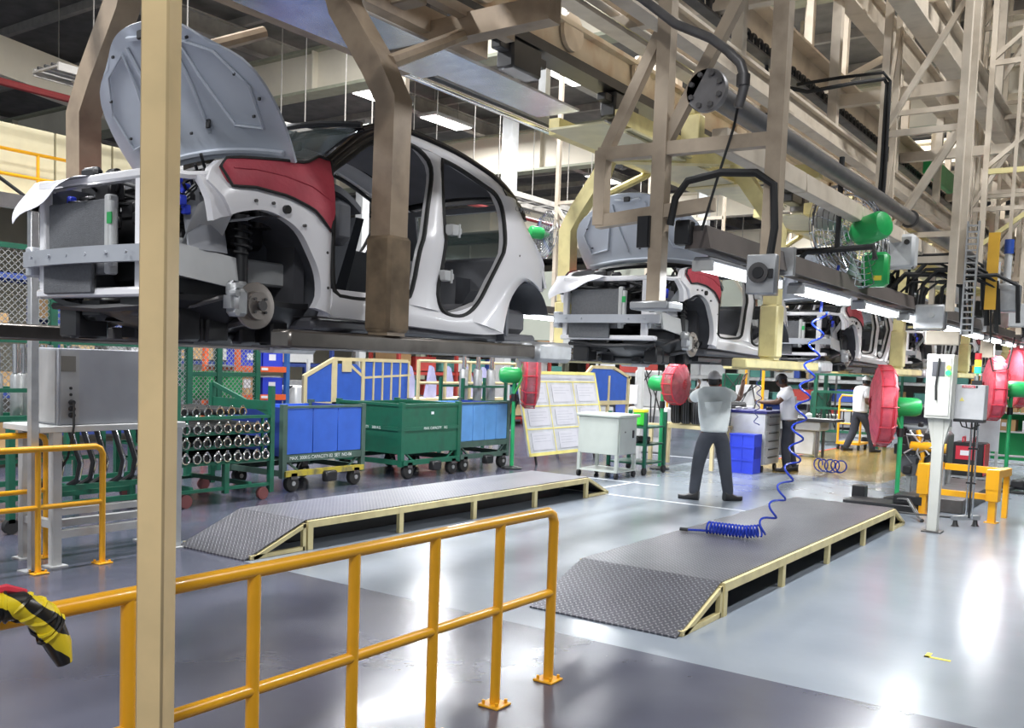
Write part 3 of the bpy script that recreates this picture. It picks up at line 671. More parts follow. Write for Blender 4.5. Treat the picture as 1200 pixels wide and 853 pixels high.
# trolley chain packs
tp = MB().box(-.09,-.22,-.25,.09,.22,.0,.02)
tp.box(-.05,-.35,-.12,.05,.35,-.04,.01)
tp = tp.build('chain_pack', BLACK, t)
for k in range(9):
    c = tp if k == 0 else tp.copy()
    if k: COL.objects.link(c)
    c.location = (.02, 5.0+1.75*k, .0)
def long_beam(name, label, x, z, w, h, mat, y0=-2, y1=42, step=4.9, up=True, kind='beam', hx=0.0):
    t = thing(name, label, kind, (x,0,z))
    m = MB(); m.box(-w/2,y0,0, w/2,y1,.025); m.box(-w/2,y0,h-.025, w/2,y1,h); m.box(-.015,y0,.025,.015,y1,h-.025); m.build('beam', mat, t)
    if up:
        y = 2.2; 
        while y < y1:
            MB().bar((hx,y,h),(hx,y,HOLD-z),.09,.09).build('hanger', mat, t); y += step
    return t
t = long_beam('upper_beam', 'beige I-beam with a bright conductor bar along its side, above the flanged pipe', -4.05, 4.50, .16, .30, BEIGE)
MB().box(.09,-2,.02,.12,42,.10).build('conductor_bar', CHROME, t)
long_beam('upper_beam', 'wide beige girder with hangers running over the right-hand platform', -3.55, 4.75, .34, .42, BEIGE, step=3.2)
long_beam('upper_beam', 'beige channel beam highest of those over the right-hand platform', -2.9, 5.35, .18, .34, BEIGE, step=4.0)
long_beam('upper_beam', 'thin beige rail with brackets just above the dark pipe', -2.95, 3.95, .12, .20, BEIGE, step=2.45)
long_beam('upper_beam', 'deep beige beam furthest right behind the lattice hangers', -2.2, 5.0, .20, .40, BEIGE, y0=6, step=6)
# cross ties between the beams
for k in range(11):
    y = 4.2+3.1*k
    t = solo(MB().bar((-4.2,0,0),(-1.9,0,0),.10,.12).build('cross_tie', BEIGE), (0,y,4.62+.02*(k % 2)))
    tag(t, 'beige cross tie between the beams above the right platform, %s from the camera' % ORD[k], 'beam', 'cross ties between the overhead beams')
for k in range(6):
    y = 5.6+4.9*k
    t = solo(MB().bar((-4.05,0,-.1),(-2.9,1.1,.85),.08,.08).build('diagonal_tie', BEIGE), (0,y,4.6))
    tag(t, 'beige diagonal tie between the upper beams, %s from the camera' % ORD[k], 'beam', 'diagonal ties between the overhead beams')
# black drive chain on a side track and green chain guard
t = thing('drive_chain', 'black roller chain running under the upper beige beams', 'chain', (-3.25,0,4.55))
MB().box(-.05,3,-.02,.05,40,.0).build('track', DSTEEL, t)
lk = MB().torus((0,0,.06), .055, .02, 'x', 12, 5).build('chain_link', BLACK, t)
for k in range(200):
    c = lk if k == 0 else lk.copy()
    if k: COL.objects.link(c)
    c.location = (0, 5+.15*k, 0)
t = solo(MB().box(-.05,0,0,.05,1.7,.30,.02).build('chain_guard', GREENB), (-3.05,14.2,4.55)); tag(t, 'small bright green chain guard among the upper beams', 'guard')
# the dark pipe with its blind flange
t = thing('flanged_pipe', 'dark grey pipe with a round bolted blind flange facing the camera', 'pipe', (-2.25,5.0,3.26))
MB().path([(0,.06,0),(0,40,0)], .068, 16).build('pipe', PIPE, t)
MB().lathe([(.115,0),(.12,.01),(.12,.035),(.09,.05),(.09,.10)], (0,-.02,0), 'y', 28).build('flange', M('flange_grey', (.24,.23,.23), .45, metal=.3, var=.2, scale=9), t)
bt = MB().lathe([(.015,-.018),(.017,.0)], (0,-.02,0), 'y', 6).build('bolt', PIPE, t)
for k in range(8):
    c = bt if k == 0 else bt.copy()
    if k: COL.objects.link(c)
    a = math.pi/8+k*math.pi/4; c.location = (.09*math.cos(a), 0, .09*math.sin(a))
for y in (.9,4.9,9.7): MB().torus((0,y,0), .078, .012, 'y', 18, 5).build('clamp_ring', DSTEEL, t)
t = thing('branch_pipe', 'thinner dark pipe with elbow curving in above the flanged pipe', 'pipe', (-2.0,4.85,2.9))
MB().path([(-1.35,0,1.32),(-.62,0,.89),(-.39,0,.70),(-.18,0,.59),(-.08,0,.51),(.0,.0,.43),(.025,0,.36),(.025,0,.30),(.0,0,.20)], .026, 10).build('pipe', PIPE, t)
MB().lathe([(.036,0),(.036,.06)], (.02,0,.31), 'z', 12).build('elbow_collar', DSTEEL, t)
# flat wooden-clad beam below the pipe (cable duct)
t = thing('cable_duct', 'beige jointed cable duct running below the dark pipe', 'cable duct', (-2.25,5.2,3.02))
for k in range(24):
    sg = MB().box(-.05,0,-.05,.05,1.42,.08,.006)
    if k == 0: d0 = sg.build('duct_cover', BEIGE, t); c = d0
    else: c = d0.copy(); COL.objects.link(c)
    c.location = (0, 1.44*k, 0)
# ---- the hanging frames
def frame_first():
    t = thing('gantry_frame', 'soiled beige hanging frame nearest the camera with two posts and cross bars', 'hanging frame', (-2.5,5.0,1.41))
    Z = lambda z: z-1.41
    BB = M('hanging_frame_paint', (.47,.38,.28), .5, var=.14, scale=4, dirt=(.22,.17,.12), dscale=4, damt=.7)
    MB().bar((-.01,0,Z(2.08)),(-.02,0,HOLD-1.41),.085,.085).build('post', BB, t)
    MB().bar((.66,0,Z(2.12)),(.69,0,HOLD-1.41),.085,.085).build('post', BB, t)
    MB().bar((-.40,0,Z(2.55)),(-.40,0,Z(2.99)),.075,.075).build('post', BB, t)
    MB().bar((-.42,.0,Z(2.97)),(.66,.0,Z(2.95)),.07,.075).build('cross_bar', BB, t)
    MB().bar((-.42,0,Z(2.57)),(.32,0,Z(2.63)),.07,.075).build('cross_bar', BB, t)
    MB().bar((-.38,.01,Z(3.0)),(-.06,.01,Z(3.62)),.06,.065).build('diagonal', BB, t)
    MB().bar((.0,.01,Z(2.99)),(.62,.01,Z(4.1)),.06,.065).build('diagonal', BB, t)
    m = MB(); m.box(-.12,-.06,Z(2.40),-.045,-.045,Z(2.58)); m.box(-.05,-.06,Z(2.4),-.04,.02,Z(2.58)); m.build('black_bracket', BLACK, t)
    m = MB(); m.box(-.13,-.10,Z(2.04),.12,.10,Z(2.09),.01); m.build('foot_plate', GALV, t)
    m = MB(); m.box(.57,-.10,Z(2.12),.73,-.045,Z(2.33),.006); bx = m.build('switch_box', GALV, t)
    m = MB(); m.lathe([(.055,-.125),(.05,-.10)], (.645,0,Z(2.23)), 'y', 20); m.build('horn_ring', DSTEEL, bx)
    m = MB(); m.lathe([(.03,-.13),(.035,-.12)], (.645,0,Z(2.23)), 'y', 16); m.build('horn_center', BLACK, bx)
    m = MB(); m.box(.70,-.12,Z(2.20),.72,-.10,Z(2.25)); m.build('switch', BLACK, bx)
    return t
frame_first()
t = solo(MB().path([(.0,-.04,.0),(.03,-.05,.15),(.1,-.05,.24),(.3,-.05,.27),(.5,-.05,.25),(.60,-.05,.18),(.62,-.06,-.05),(.6,-.06,-.22),(.54,-.08,-.34)], .022, 8).build('loop_cable', RUBBER), (-2.42,5.0,2.52)); tag(t, 'thick black cable looped between the posts of the nearest hanging frame', 'cable')
t = solo(MB().path([(0,0,0),(-.04,0,-.25),(-.13,0,-.55),(-.2,0,-.8)], .008, 5).build('thin_cable', RUBBER), (-2.02,4.95,3.28)); tag(t, 'thin black cable hanging from the flanged pipe', 'cable')
def tower(y, label, rows):
    t = thing('lattice_hanger', label, 'hanging frame', (-2.18,y,2.35))
    zb, zt = 0.0, HOLD-2.35
    for x in (-.36,.36):
        for yy in (0,.42): MB().bar((x,yy,zb+(.3 if yy else 0)),(x,yy,zt),.07 if not yy else .06,.07 if not yy else .06).build('post', BEIGE, t)
    z = 1.75; k = 0
    z = .5
    while z < zt-.1:
        MB().bar((-.36,-.0,z),(.36,-.0,z),.045,.06).build('rung', BEIGE, t)
        MB().bar((-.36,.42,z+.3),(.36,.42,z+.3),.04,.05).build('rung', BEIGE, t)
        if z+1.24 < zt:
            MB().bar((-.34,.0,z+.05),(.34,.0,z+1.2),.04,.055).build('diagonal', BEIGE, t)
            MB().bar((-.34,.42,z+.35),(.34,.42,z+1.5),.035,.045).build('diagonal', BEIGE, t)
            MB().bar((-.36,.02,z),(-.36,.42,z+1.2),.035,.035).build('side_diagonal', BEIGE, t)
        z += 1.24
    return t
tower(9.85, 'beige lattice hanger with black cables down its left post, second from the camera', 5)
tower(14.7, 'beige lattice hanger cut by the right edge at top, third from the camera', 5)
tower(19.6, 'beige lattice hanger fourth from the camera, behind the third', 5)
tower(24.5, 'beige lattice hanger fifth from the camera, far right', 5)
for i,(y,x) in enumerate(((12.4,-1.5),(17,-1.35),(21.8,-1.1))):
    t = thing('side_hanger', ['pale yellow braced hanger right of the second lattice hanger','pale braced hanger right of the third lattice hanger','pale braced hanger at the far right among the lattice hangers'][i], 'hanging frame', (x,y,3.0))
    mt = PALEY if i == 0 else BEIGE
    MB().bar((-.5,0,1.15),(.9,0,1.15),.05,.06).build('rung', mt, t); MB().bar((-.5,0,.3),(.6,0,1.15),.045,.05).build('diagonal', mt, t)
    for xx in (-.5,.9): MB().bar((xx,0,0),(xx,0,HOLD-3.0),.06,.06).build('post', BEIGE, t)
    for z in (2.4,3.65,4.9): MB().bar((-.5,0,z),(.9,0,z),.05,.06).build('rung', BEIGE, t); MB().bar((-.5,0,z-1.2),(.9,0,z),.045,.05).build('diagonal', BEIGE, t)
t = thing('power_cable', 'pair of thick black cables swinging to the second lattice hanger and down its post', 'cable', (-2.5,9.8,4.35))
MB().path([(-.80,-1.2,.30),(-.78,-1.2,.02),(-.5,-.9,-.02),(-.2,-.5,.12),(-.02,-.1,.24),(.0,-.06,.2),(.0,-.06,-.6),(-.02,-.06,-1.3),(.05,-.06,-1.75)], .02, 6).build('cable', RUBBER, t)
MB().path([(-.6,-.9,.06),(-.3,-.6,.16),(-.02,-.14,.29),(.03,-.07,.22),(.035,-.07,-.7),(.02,-.07,-1.45)], .016, 6).build('cable', RUBBER, t)
# ---- lamp rails with lit tubes
def tube_lamp():
    t = thing('tube_lamp', 'lit', 'lamp', (0,0,LINE_Z), 0, 'tube lamps under the line rail')
    m = MB(); m.box(-.055,0,.03,.055,1.25,.06,.008); m.build('reflector', MGREY, t)
    MB().tube((-.03,.04,.0),(-.03,1.21,.0),.017,10).build('tube', TUBE, t)
    MB().tube((.035,.04,.0),(.035,1.21,.0),.017,10).build('tube', TUBE, t)
    for y in (.0,1.21): MB().box(-.06,y,-.02,.06,y+.04,.04).build('end_cap', LGREY, t)
    return t
t = thing('lamp_rail', 'grey-brown channel rail carrying the lit tubes along the right side', 'rail', (-2.30,5.08,LINE_Z+.08))
RAILM = M('lamp_rail_paint', (.13,.11,.10), .5, var=.15, scale=3)
m = MB(); m.add([(-.08,0,.02),(.08,0,.02),(.05,0,.15),(-.05,0,.15),(-.08,36,.02),(.08,36,.02),(.05,36,.15),(-.05,36,.15)], [(0,1,2,3),(7,6,5,4),(0,4,5,1),(1,5,6,2),(2,6,7,3),(3,7,4,0)]); m.build('channel', RAILM, t)
MB().box(-.13,-.05,.04,-.03,.03,.18,.01).build('end_bracket', BLACK, t)
for k in range(7): MB().box(-.12,1.3+4.0*k,-.01,.12,1.35+4.0*k,.18).build('clip', GALV, t)
t0 = tube_lamp()
ordn = ['nearest of the lit tubes, beside the horn box on the first hanging frame','second lit tube from the camera along the right lamp rail','third lit tube from the camera along the right lamp rail','fourth lit tube from the camera along the right lamp rail','fifth lit tube along the right lamp rail','sixth lit tube along the right lamp rail']
for k,(x,y) in enumerate(LINE_TUBES):
    o = t0 if k == 0 else dup(t0, (0,0,0))
    o.location = (x, y, LINE_Z); o['label'] = ordn[k] if k < 6 else 'lit tube on the right lamp rail, %s from the camera' % ORD[k]
    area('tube_light', (x, y+.62, LINE_Z-.03), .10, 1.15, 28, (.93,.97,1.0))
t = thing('lamp_rail', 'grey rail carrying lit tubes along the far side of the cars', 'rail', (-6.75,7,LINE_Z+.0))
MB().box(-.06,0,.08,.06,34,.16).build('channel', RAILM, t)
for k in range(6): MB().bar((0,.5+6*k,.16),(0,.5+6*k,HOLD-LINE_Z),.06,.06).build('hanger', BEIGE, t)
for k in range(10):
    y = 7.2+2.2*k
    o = dup(t0, (-6.75, y, LINE_Z)); o['group'] = 'tube lamps beyond the cars'
    o['label'] = 'lit tube seen low behind the first car, nearest on the far rail' if k == 0 else 'lit tube on the far rail beyond the cars, %s from its near end' % ORD[k]
    area('tube_light', (-6.75, y+.62, LINE_Z-.03), .10, 1.15, 22, (.93,.97,1.0))
# ---- round rail left of centre and things fixed to it
t = thing('round_rail', 'long bright steel guide rail sloping away above the first car roof', 'rail', (-5.75,2.0,4.23))
MB().tube((0,0,0),(0,8.4,0.01),.04,10).build('rail', CHROME, t)
MB().box(-.05,0,.05,.05,8.4,.12).build('backing_angle', MGREY, t)
MB().lathe([(.10,0),(.10,.12)], (0,8.3,0), 'y', 14).build('end_roller', BLACK, t)
for y in (.9,3.9,6.6): MB().bar((0,y,.1),(0,y,HOLD-4.23),.09,.09).build('hanger', LGREY, t)
for i,(x,y) in enumerate(((-7.2,11.2),(-6.8,13.2),(-7.4,17.5))):
    t = thing('support_leg', ['grey-beige braced support leg left of the yellow arm of the second carrier','second grey-beige support leg just right of the first, with black cable','third support leg further back left of the second car'][i], 'post', (x,y,0))
    MB().bar((0,0,1.9),(0,0,HOLD),.055,.055).build('post', BEIGE, t); MB().bar((0,0,3.9),(.9,0,2.6),.045,.045).build('diagonal', BEIGE, t); MB().bar((0,0,3.95),(1.2,0,3.95),.045,.045).build('cross_bar', BEIGE, t)
t = solo(MB().box(-.3,0,-.02,.35,1.9,.0).build('drip_plate', TRAYY), (-4.75,8.1,3.98)); tag(t, 'loose pale yellow drip plate just below the trolley rail', 'tray')
# ---- hanging fan
def fan_head(t, R, gm, mm, off=(0,0,0), rings=9, spokes=22, depth=.14, c=0):
    # guard: wire rings and spokes front and back; axis along local y
    m = MB()
    for k in range(1, rings+1):
        r = R*k/rings; b = depth*(1-(k/rings)**2)
        m.torus((off[0], off[1]-.02-b*.6, off[2]), r, .0045, 'y', 30, 4)
        if k > 2: m.torus((off[0], off[1]+.06+b*.5, off[2]), r, .0045, 'y', 30, 4)
    for k in range(spokes):
        a = 2*math.pi*k/spokes; pts = []
        for q in range(6):
            f = q/5; pts.append((off[0]+R*f*math.cos(a), off[1]-.02-depth*.6*(1-f*f), off[2]+R*f*math.sin(a)))
        pts += [(off[0]+R*math.cos(a), off[1]+.06, off[2]+R*math.sin(a)), (off[0]+R*.3*math.cos(a), off[1]+.06+depth*.45, off[2]+R*.3*math.sin(a))]
        m.path(pts, .004, 4)
    m.torus((off[0],off[1]+.02,off[2]), R, .012, 'y', 36, 6)
    g = m.build('guard', gm, t); g['kind'] = 'stuff'
    for k in range(3):
        a = k*2*math.pi/3+.5; m = MB()
        def fn(u, v, a=a):
            r = .05+(R-.09)*u; w = (.5+.25*u)*(v-.5); return (off[0]+r*math.cos(a+w), off[1]+.01+.06*(v-.5), off[2]+r*math.sin(a+w))
        m.grid(fn, 5, 4, (0,.004,0)); m.build('blade', M('fan_blade', (.55,.56,.58), .4, metal=.5), t)
    m = MB(); m.lathe([(.03,-.02),(.05,.02),(.05,.06),(.10,.10),(.115,.14),(.115,.34),(.10,.37),(.04,.39)], off, 'y', 18); mo = m.build('motor', mm, t)
    return mo
t = thing('hanging_fan', 'hanging fan with chrome wire guard and bright green motor under the pipe', 'fan', (-2.25,8.15,2.62), math.radians(-38))
fan_head(t, .44, CHROME, GREENB, (.0,-.05,.26))
t.rotation_euler = (math.radians(12), 0, math.radians(-115))
fan2 = dup(t, (-7.45,11.27,3.35), label='hanging fan with green motor seen beyond the tail of the first car'); fan2.rotation_euler = (math.radians(5),0,math.radians(150)); fan2.scale = (.75,.75,.75)
t = thing('drop_pipe', 'black pipe dropping past the hanging fan and bending toward its green box', 'pipe', (-2.3,7.75,2.72))
MB().path([(.0,0,.72),(.0,0,.0),(.0,.01,-.02)], .022, 8).build('pipe', RUBBER, t); MB().path([(-.28,0,-.3),(-.28,0,-.06),(-.24,0,-.02),(.28,.0,.0),(.30,0,-.1)], .024, 8).build('lower_branch', RUBBER, t)
t = thing('green_junction_box', 'bright green box with yellow sticker hanging below the wire fan', 'box', (-2.15,8.35,2.61))
MB().box(-.11,-.05,-.15,.11,.08,.14,.03).build('body', GREENB, t); MB().box(.0,-.053,-.10,.07,-.051,-.06).build('sticker', M('yellow_sticker', (.8,.65,.05), .5), t)
# ---- small boxes at the top right
t = thing('white_tank', 'white plastic box under the pipe, right of the hanging fan', 'box', (-2.25,9.5,2.90)); MB().box(-.17,-.08,-.17,.17,.10,.15,.03).build('body', LGREY, t); MB().lathe([(.025,-.10),(.025,-.08)], (.10,0,.07), 'y', 12).build('port', BLACK, t)
t = thing('grey_tank', 'small grey box with glass filters above, near the control cabinet', 'box', (-1.45,10.6,2.55)); MB().box(-.13,-.1,-.16,.13,.1,.12,.02).build('body', GALV, t); MB().lathe([(.035,.12),(.035,.42)], (0,0,0), 'z', 12).build('filter_bowl', LGREY, t); MB().lathe([(.045,.42),(.045,.56)], (0,0,0), 'z', 12).build('blue_cap', M('blue_cap', (.03,.08,.35), .4), t); MB().lathe([(.03,.12),(.03,.34)], (-.09,-.02,0), 'z', 12).build('filter_bowl', LGREY, t); MB().bar((0,0,.5),(0,.05,6.3),.03,.03).build('hanger', BEIGE, t)
t = thing('cable_ladder', 'slotted grey cable ladder standing upright above the control cabinet', 'cable ladder', (-1.72,10.2,2.15))
for x in (-.05,.05): MB().box(x-.008,-.02,0,x+.008,.02,1.1).build('side_rail', GALV, t)
rg = MB().box(-.05,-.015,.03,.05,.015,.045).build('rung', GALV, t)
for k in range(1, 18): c = rg.copy(); COL.objects.link(c); c.location.z = .06*k
t = thing('cable_loom', 'tangle of thick black hoses above the control cabinet', 'hoses', (-2.1,10.3,2.4))
rnd = random.Random(8)
for k in range(12):
    m = MB(); x0 = rnd.uniform(-.45,.1); z0 = rnd.uniform(.15,.45)
    m.path([(x0,.0,z0-.25),(x0+.02,-.02,z0),(x0+.15,-.04,z0+.10+.05*k/12),(x0+.5,.0,z0+.12),(x0+.68,.05,z0+.02),(x0+.7,.1,z0-.3-.02*k)], rnd.uniform(.008,.028), 6); m.build('hose', RUBBER, t)
t = thing('limit_box', 'grey cast box with lever arm hanging above the control cabinet', 'box', (-2.08,10.3,2.32)); MB().box(-.15,-.06,-.13,.15,.07,.13,.02).build('body', GALV, t); MB().lathe([(.03,-.08),(.03,-.06)], (.02,0,.02), 'y', 12).build('knob', LGREY, t); MB().box(-.02,-.10,-.28,.30,-.04,-.14,.01).build('lever_plate', BEIGE, t); MB().bar((.0,0,.1),(.0,0,.42),.05,.05).build('hanger', BEIGE, t)
t = solo(MB().box(-.05,-.02,0,.05,.02,.75).build('yellow_strap', M('amber_strap', (.75,.42,.04), .5)), (-1.55,10.35,2.4)); tag(t, 'amber strap hanging beside black cover above the control cabinet', 'strap')
# ---- clutter of fittings further along (each a small hanging box of its own)
rnd = random.Random(21)
for k in range(14):
    y = 13+1.3*k+rnd.uniform(-.3,.3); x = rnd.choice((-2.5,-2.05,-1.6)); z = rnd.uniform(2.2,2.9)
    t = thing('junction_box', 'small grey junction box on a drop pole along the lamp rail, %s from the camera' % ORD[k], 'box', (x,y,z), 0, 'junction boxes far along the line')
    MB().box(-.10,-.06,-.14,.10,.06,.14,.015).build('body', rnd.choice((GALV, LGREY, BEIGE)), t); MB().bar((0,.08,-.1),(0,.08,HOLD-z),.05,.05).build('pole', BEIGE, t)
    MB().path([(.05,0,-.14),(.1,0,-.35),(.3,.1,-.3),(.35,.2,.2)], .012, 5).build('cord', RUBBER, t)
# ================================================================ platforms, rails, floor marks
def platform(label, X0, X1, Yr0, Yt0, Yt1, Yr1, h):
    t = thing('step_platform', label, 'platform', (X0, Yr0, 0)); w = X1-X0; a, b, c = Yt0-Yr0, Yt1-Yr0, Yr1-Yr0
    FR = M('platform_frame_paint', (.68,.58,.30), .5, var=.08, scale=5, dirt=(.40,.31,.16), dscale=6, damt=.4)
    MB().box(0,a,h-.012,w,b,h).build('deck_plate', PLATE, t)
    MB().add([(0,0,0),(w,0,0),(w,a,h),(0,a,h),(0,0,.012),(w,0,.012),(w,a-.012,h),(0,a-.012,h)],[(0,1,2,3),(7,6,5,4),(0,4,5,1),(1,5,6,2),(3,2,6,7),(0,3,7,4)]).build('ramp_plate', PLATE, t)
    MB().add([(0,b,h),(w,b,h),(w,c,0),(0,c,0),(0,b+.012,h),(w,b+.012,h),(w,c,.012),(0,c,.012)],[(0,1,2,3),(7,6,5,4),(0,4,5,1),(1,5,6,2),(3,2,6,7),(0,3,7,4)]).build('ramp_plate', PLATE, t)
    for x in (0, w):
        s = .02 if x else -.02
        MB().box(x-.022+s*.2,a,h-.075,x+.022+s*.2,b,h-.012).build('edge_beam', FR, t)
        for k in range(5):
            y = a+.03+(b-a-.06)*k/4; MB().box(x-.02+s*.2,y-.03,0,x+.02+s*.2,y+.03,h-.075).build('leg', FR, t)
        for (p, q) in (((x,0.09,.006),(x,a-.02,h-.045)), ((x,a-.035,0),(x,a-.035,h-.03)), ((x,.06,.02),(x,a-.03,.02)), ((x,c-.04,.02),(x,b+.02,h-.03)), ((x,c-.06,.02),(x,b+.03,.02))):
            MB().bar(p,q,.035,.035).build('ramp_frame', FR, t)
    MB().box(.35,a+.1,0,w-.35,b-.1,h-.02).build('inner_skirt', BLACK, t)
    return t
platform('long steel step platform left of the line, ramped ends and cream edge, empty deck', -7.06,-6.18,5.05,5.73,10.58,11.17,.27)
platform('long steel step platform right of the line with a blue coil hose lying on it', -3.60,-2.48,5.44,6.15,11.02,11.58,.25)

def rail_run(name, label, X, posts, ztop, zmid, y_end0, y_end1, r=.027, bend=True):
    t = thing(name, label, 'railing', (X, posts[0], 0)); o = posts[0]
    pts = [(0, y_end0-o, ztop)]
    if bend:
        pts += [(0, y_end1-o-.06, ztop), (0, y_end1-o-.02, ztop-.02), (0, y_end1-o, ztop-.06), (0, y_end1-o, .01)]
    else: pts += [(0, y_end1-o, ztop)]
    MB().path(pts, r, 14).build('top_rail', YEL, t)
    MB().tube((0,y_end0-o,zmid),(0,y_end1-o,zmid),r*.85,12).build('mid_rail', YEL, t)
    for y in posts:
        if not (bend and abs(y-y_end1) < .05): MB().tube((0,y-o,.0),(0,y-o,ztop),r*.92,12).build('post', YEL, t)
        f = MB().box(-.06,y-o-.06,0,.06,y-o+.06,.012,.003).build('base_flange', YEL, t)
        m = MB()
        for a, b in ((-.04,-.04),(.04,-.04),(-.04,.04),(.04,.04)): m.lathe([(.009,.012),(.009,.03)], (a,y-o+b,0), 'z', 6)
        m.build('anchor_bolt', YEL, f)
    return t
rail_run('guard_rail', 'long yellow tubular guard rail across the foreground, beside the cream column', -2.67, [4.24,3.75,3.25,2.74,2.23,1.73,1.22,.72], .925, .485, .2, 4.24)
rail_run('guard_rail', 'short yellow guard rail at left, nearer of two before the grey control box', -6.91, [4.24,3.72,3.2], .94, .50, 2.2, 4.24, .024)
rail_run('guard_rail', 'short yellow guard rail at left, the farther one behind the steel post', -7.42, [4.06,3.3], 1.0, .55, 2.2, 4.06, .024)
# striped tape bundle hooked over the rail
TAPE = stripe_material('hazard_tape', (.78,.60,.02), (.012,.012,.012), (.4,1.0,1.1), 7.5, 1.2)
t = thing('taped_bundle', 'black and yellow tape wrapped bundle hooked over the foreground rail at left', 'taped bundle', (-2.60,1.265,.955))
m = MB(); pts = [(-.02,-.30,.02),(-.0,-.12,.03),(.01,.0,.035),(.02,.07,.03),(.03,.12,.0),(.04,.15,-.05),(.045,.17,-.10),(.05,.185,-.155)]
m.path(pts, [.036,.037,.04,.042,.043,.040,.036,.022], 14); m.build('wrap', TAPE, t)
m = MB()
for k in range(9):
    p = Vector(pts[min(6, 1+k//2)]).lerp(Vector(pts[min(7, 2+k//2)]), .5*(k % 2)); d = (Vector(pts[min(7, 2+k//2)])-Vector(pts[min(6, 1+k//2)])).normalized()
    q = []
    for a in range(14):
        an = 2*math.pi*a/14; up = Vector((1,0,0)).cross(d).normalized(); q.append(p+Vector((1,0,0))*math.cos(an)*.042+up*math.sin(an)*.042+d*.02*math.cos(an+k))
    m.path(q, .006, 5, closed=True)
m.build('tape_edge', TAPE, t)
MB().path([(-.0,-.03,.075),(.01,.04,.078),(.02,.09,.062)], [.012,.016,.01], 8).build('red_cloth', REDG, t)
# the cream column in the foreground
t = thing('column', 'slim square cream column standing in the foreground in front of the rail', 'column', (-2.30,1.575,0), math.radians(28))
MB().box(-.04,-.04,0,.04,.04,8.9,.006).build('shaft', CREAM, t)
MB().box(-.09,-.09,0,.09,.09,.012).build('base_plate', CREAM, t)
# floor marks
WLINE = M('white_floor_line', (.62,.65,.68), .4, var=.05); YLINE = M('yellow_tape', (.75,.62,.04), .5)
struct(MB().box(-7.9,11.06,0,-4.1,11.11,.003).build('trim_11', WLINE)); struct(MB().box(-6.55,11.5,0,-6.50,12.7,.003).build('trim_12', WLINE)); struct(MB().box(-7.9,12.5,0,-6.1,12.55,.003).build('trim_13', WLINE))
struct(MB().box(-8.6,17.0,0,-6.4,17.06,.003).build('trim_14', WLINE)); struct(MB().box(-6.45,15.8,0,-6.38,24,.003).build('trim_15', M('red_line', (.45,.06,.04), .4)))
m = MB(); m.box(-1.15,6.13,0,-1.0,6.16,.002); m.box(-1.15,6.13,0,-1.12,6.24,.002); t = solo(m.build('floor_tape', YLINE), (0,0,.0005)); tag(t, 'small L of yellow tape on the open floor at lower right', 'tape')

# ================================================================ left side
t = thing('machine_stand', 'light grey steel stand carrying the grey control box at left', 'stand', (-7.05,3.93,0))
for x in (0,-.45):
    for y in (0,1.08): MB().box(x-.035,y-.035,.01,x+.035,y+.035,1.05).build('leg', LGREY, t); MB().box(x-.07,y-.07,0,x+.07,y+.07,.012).build('foot', LGREY, t)
MB().box(-.5,-.15,1.05,.05,1.14,1.10,.005).build('top_frame', LGREY, t)
MB().box(-.03,.0,.22,.03,1.08,.28).build('lower_rail', LGREY, t); MB().box(-.48,.0,.22,-.42,1.08,.28).build('lower_rail', LGREY, t); MB().box(-.45,-.03,.30,0,.03,.36).build('lower_rail', LGREY, t); MB().box(-.03,.0,.40,.03,1.08,.45).build('lower_rail', LGREY, t)
t = thing('control_box', 'grey sheet metal control box on the steel stand at left', 'control box', (-7.05,3.95,1.10))
MB().box(-.42,0,0,.0,1.05,.60,.008).build('housing', M('control_box_paint', (.33,.34,.37), .4, var=.06), t)
MB().box(-.36,-.012,.02,-.02,.0,.58).build('end_panel', M('end_panel_paint', (.36,.36,.36), .45), t)
MB().box(-.001,.02,.02,.006,.17,.58).build('side_panel', M('end_panel_paint', (.36,.36,.36), .45), t)
MB().box(.006,.02,.42,.010,.14,.54).build('rating_plate', M('plate_dark', (.16,.15,.13), .5), t)
for z in (.08,.13,.18): MB().lathe([(.02,.006),(.024,.02),(.018,.05)], (0,.10,z), 'x', 10).build('cable_gland', BLACK, t)
for z in (.24,.29): MB().lathe([(.012,.006),(.012,.012)], (0,.10,z), 'x', 10).build('knockout', BLACK, t)
for k in range(3): MB().path([(.05,.10,.08+.05*k),(.07,.09,.0),(.06,.08,-.1),(.02,.07,-.25),(-.1,.05,-.4)], .010, 6).build('cord', RUBBER, t)
t = thing('steel_post', 'bare steel square post at far left beside the yellow rails', 'post', (-7.0,3.73,0)); MB().box(-.03,-.03,0,.03,.03,2.82,.003).build('shaft', GALV, t); MB().box(-.03,-2.6,2.70,.03,.05,2.80).build('top_bar', GALV, t); MB().box(-.08,-.08,0,.08,.08,.012).build('foot', GALV, t)
t = solo(MB().path([(0,0,0),(.2,.7,-.35),(.5,1.6,-1.0)], .014, 6).build('slack_cable', RUBBER), (-7.3,2.7,3.35)); tag(t, 'black cable sagging down at far left above the steel post', 'cable')
t = thing('white_machine', 'white sheet metal panel edge at the far left of the picture', 'machine', (-7.9,2.9,0)); MB().box(-.3,0,.9,0,.8,1.75,.01).build('housing', LGREY, t); MB().box(-.28,.02,0,-.02,.78,.9).build('pedestal', MGREY, t)
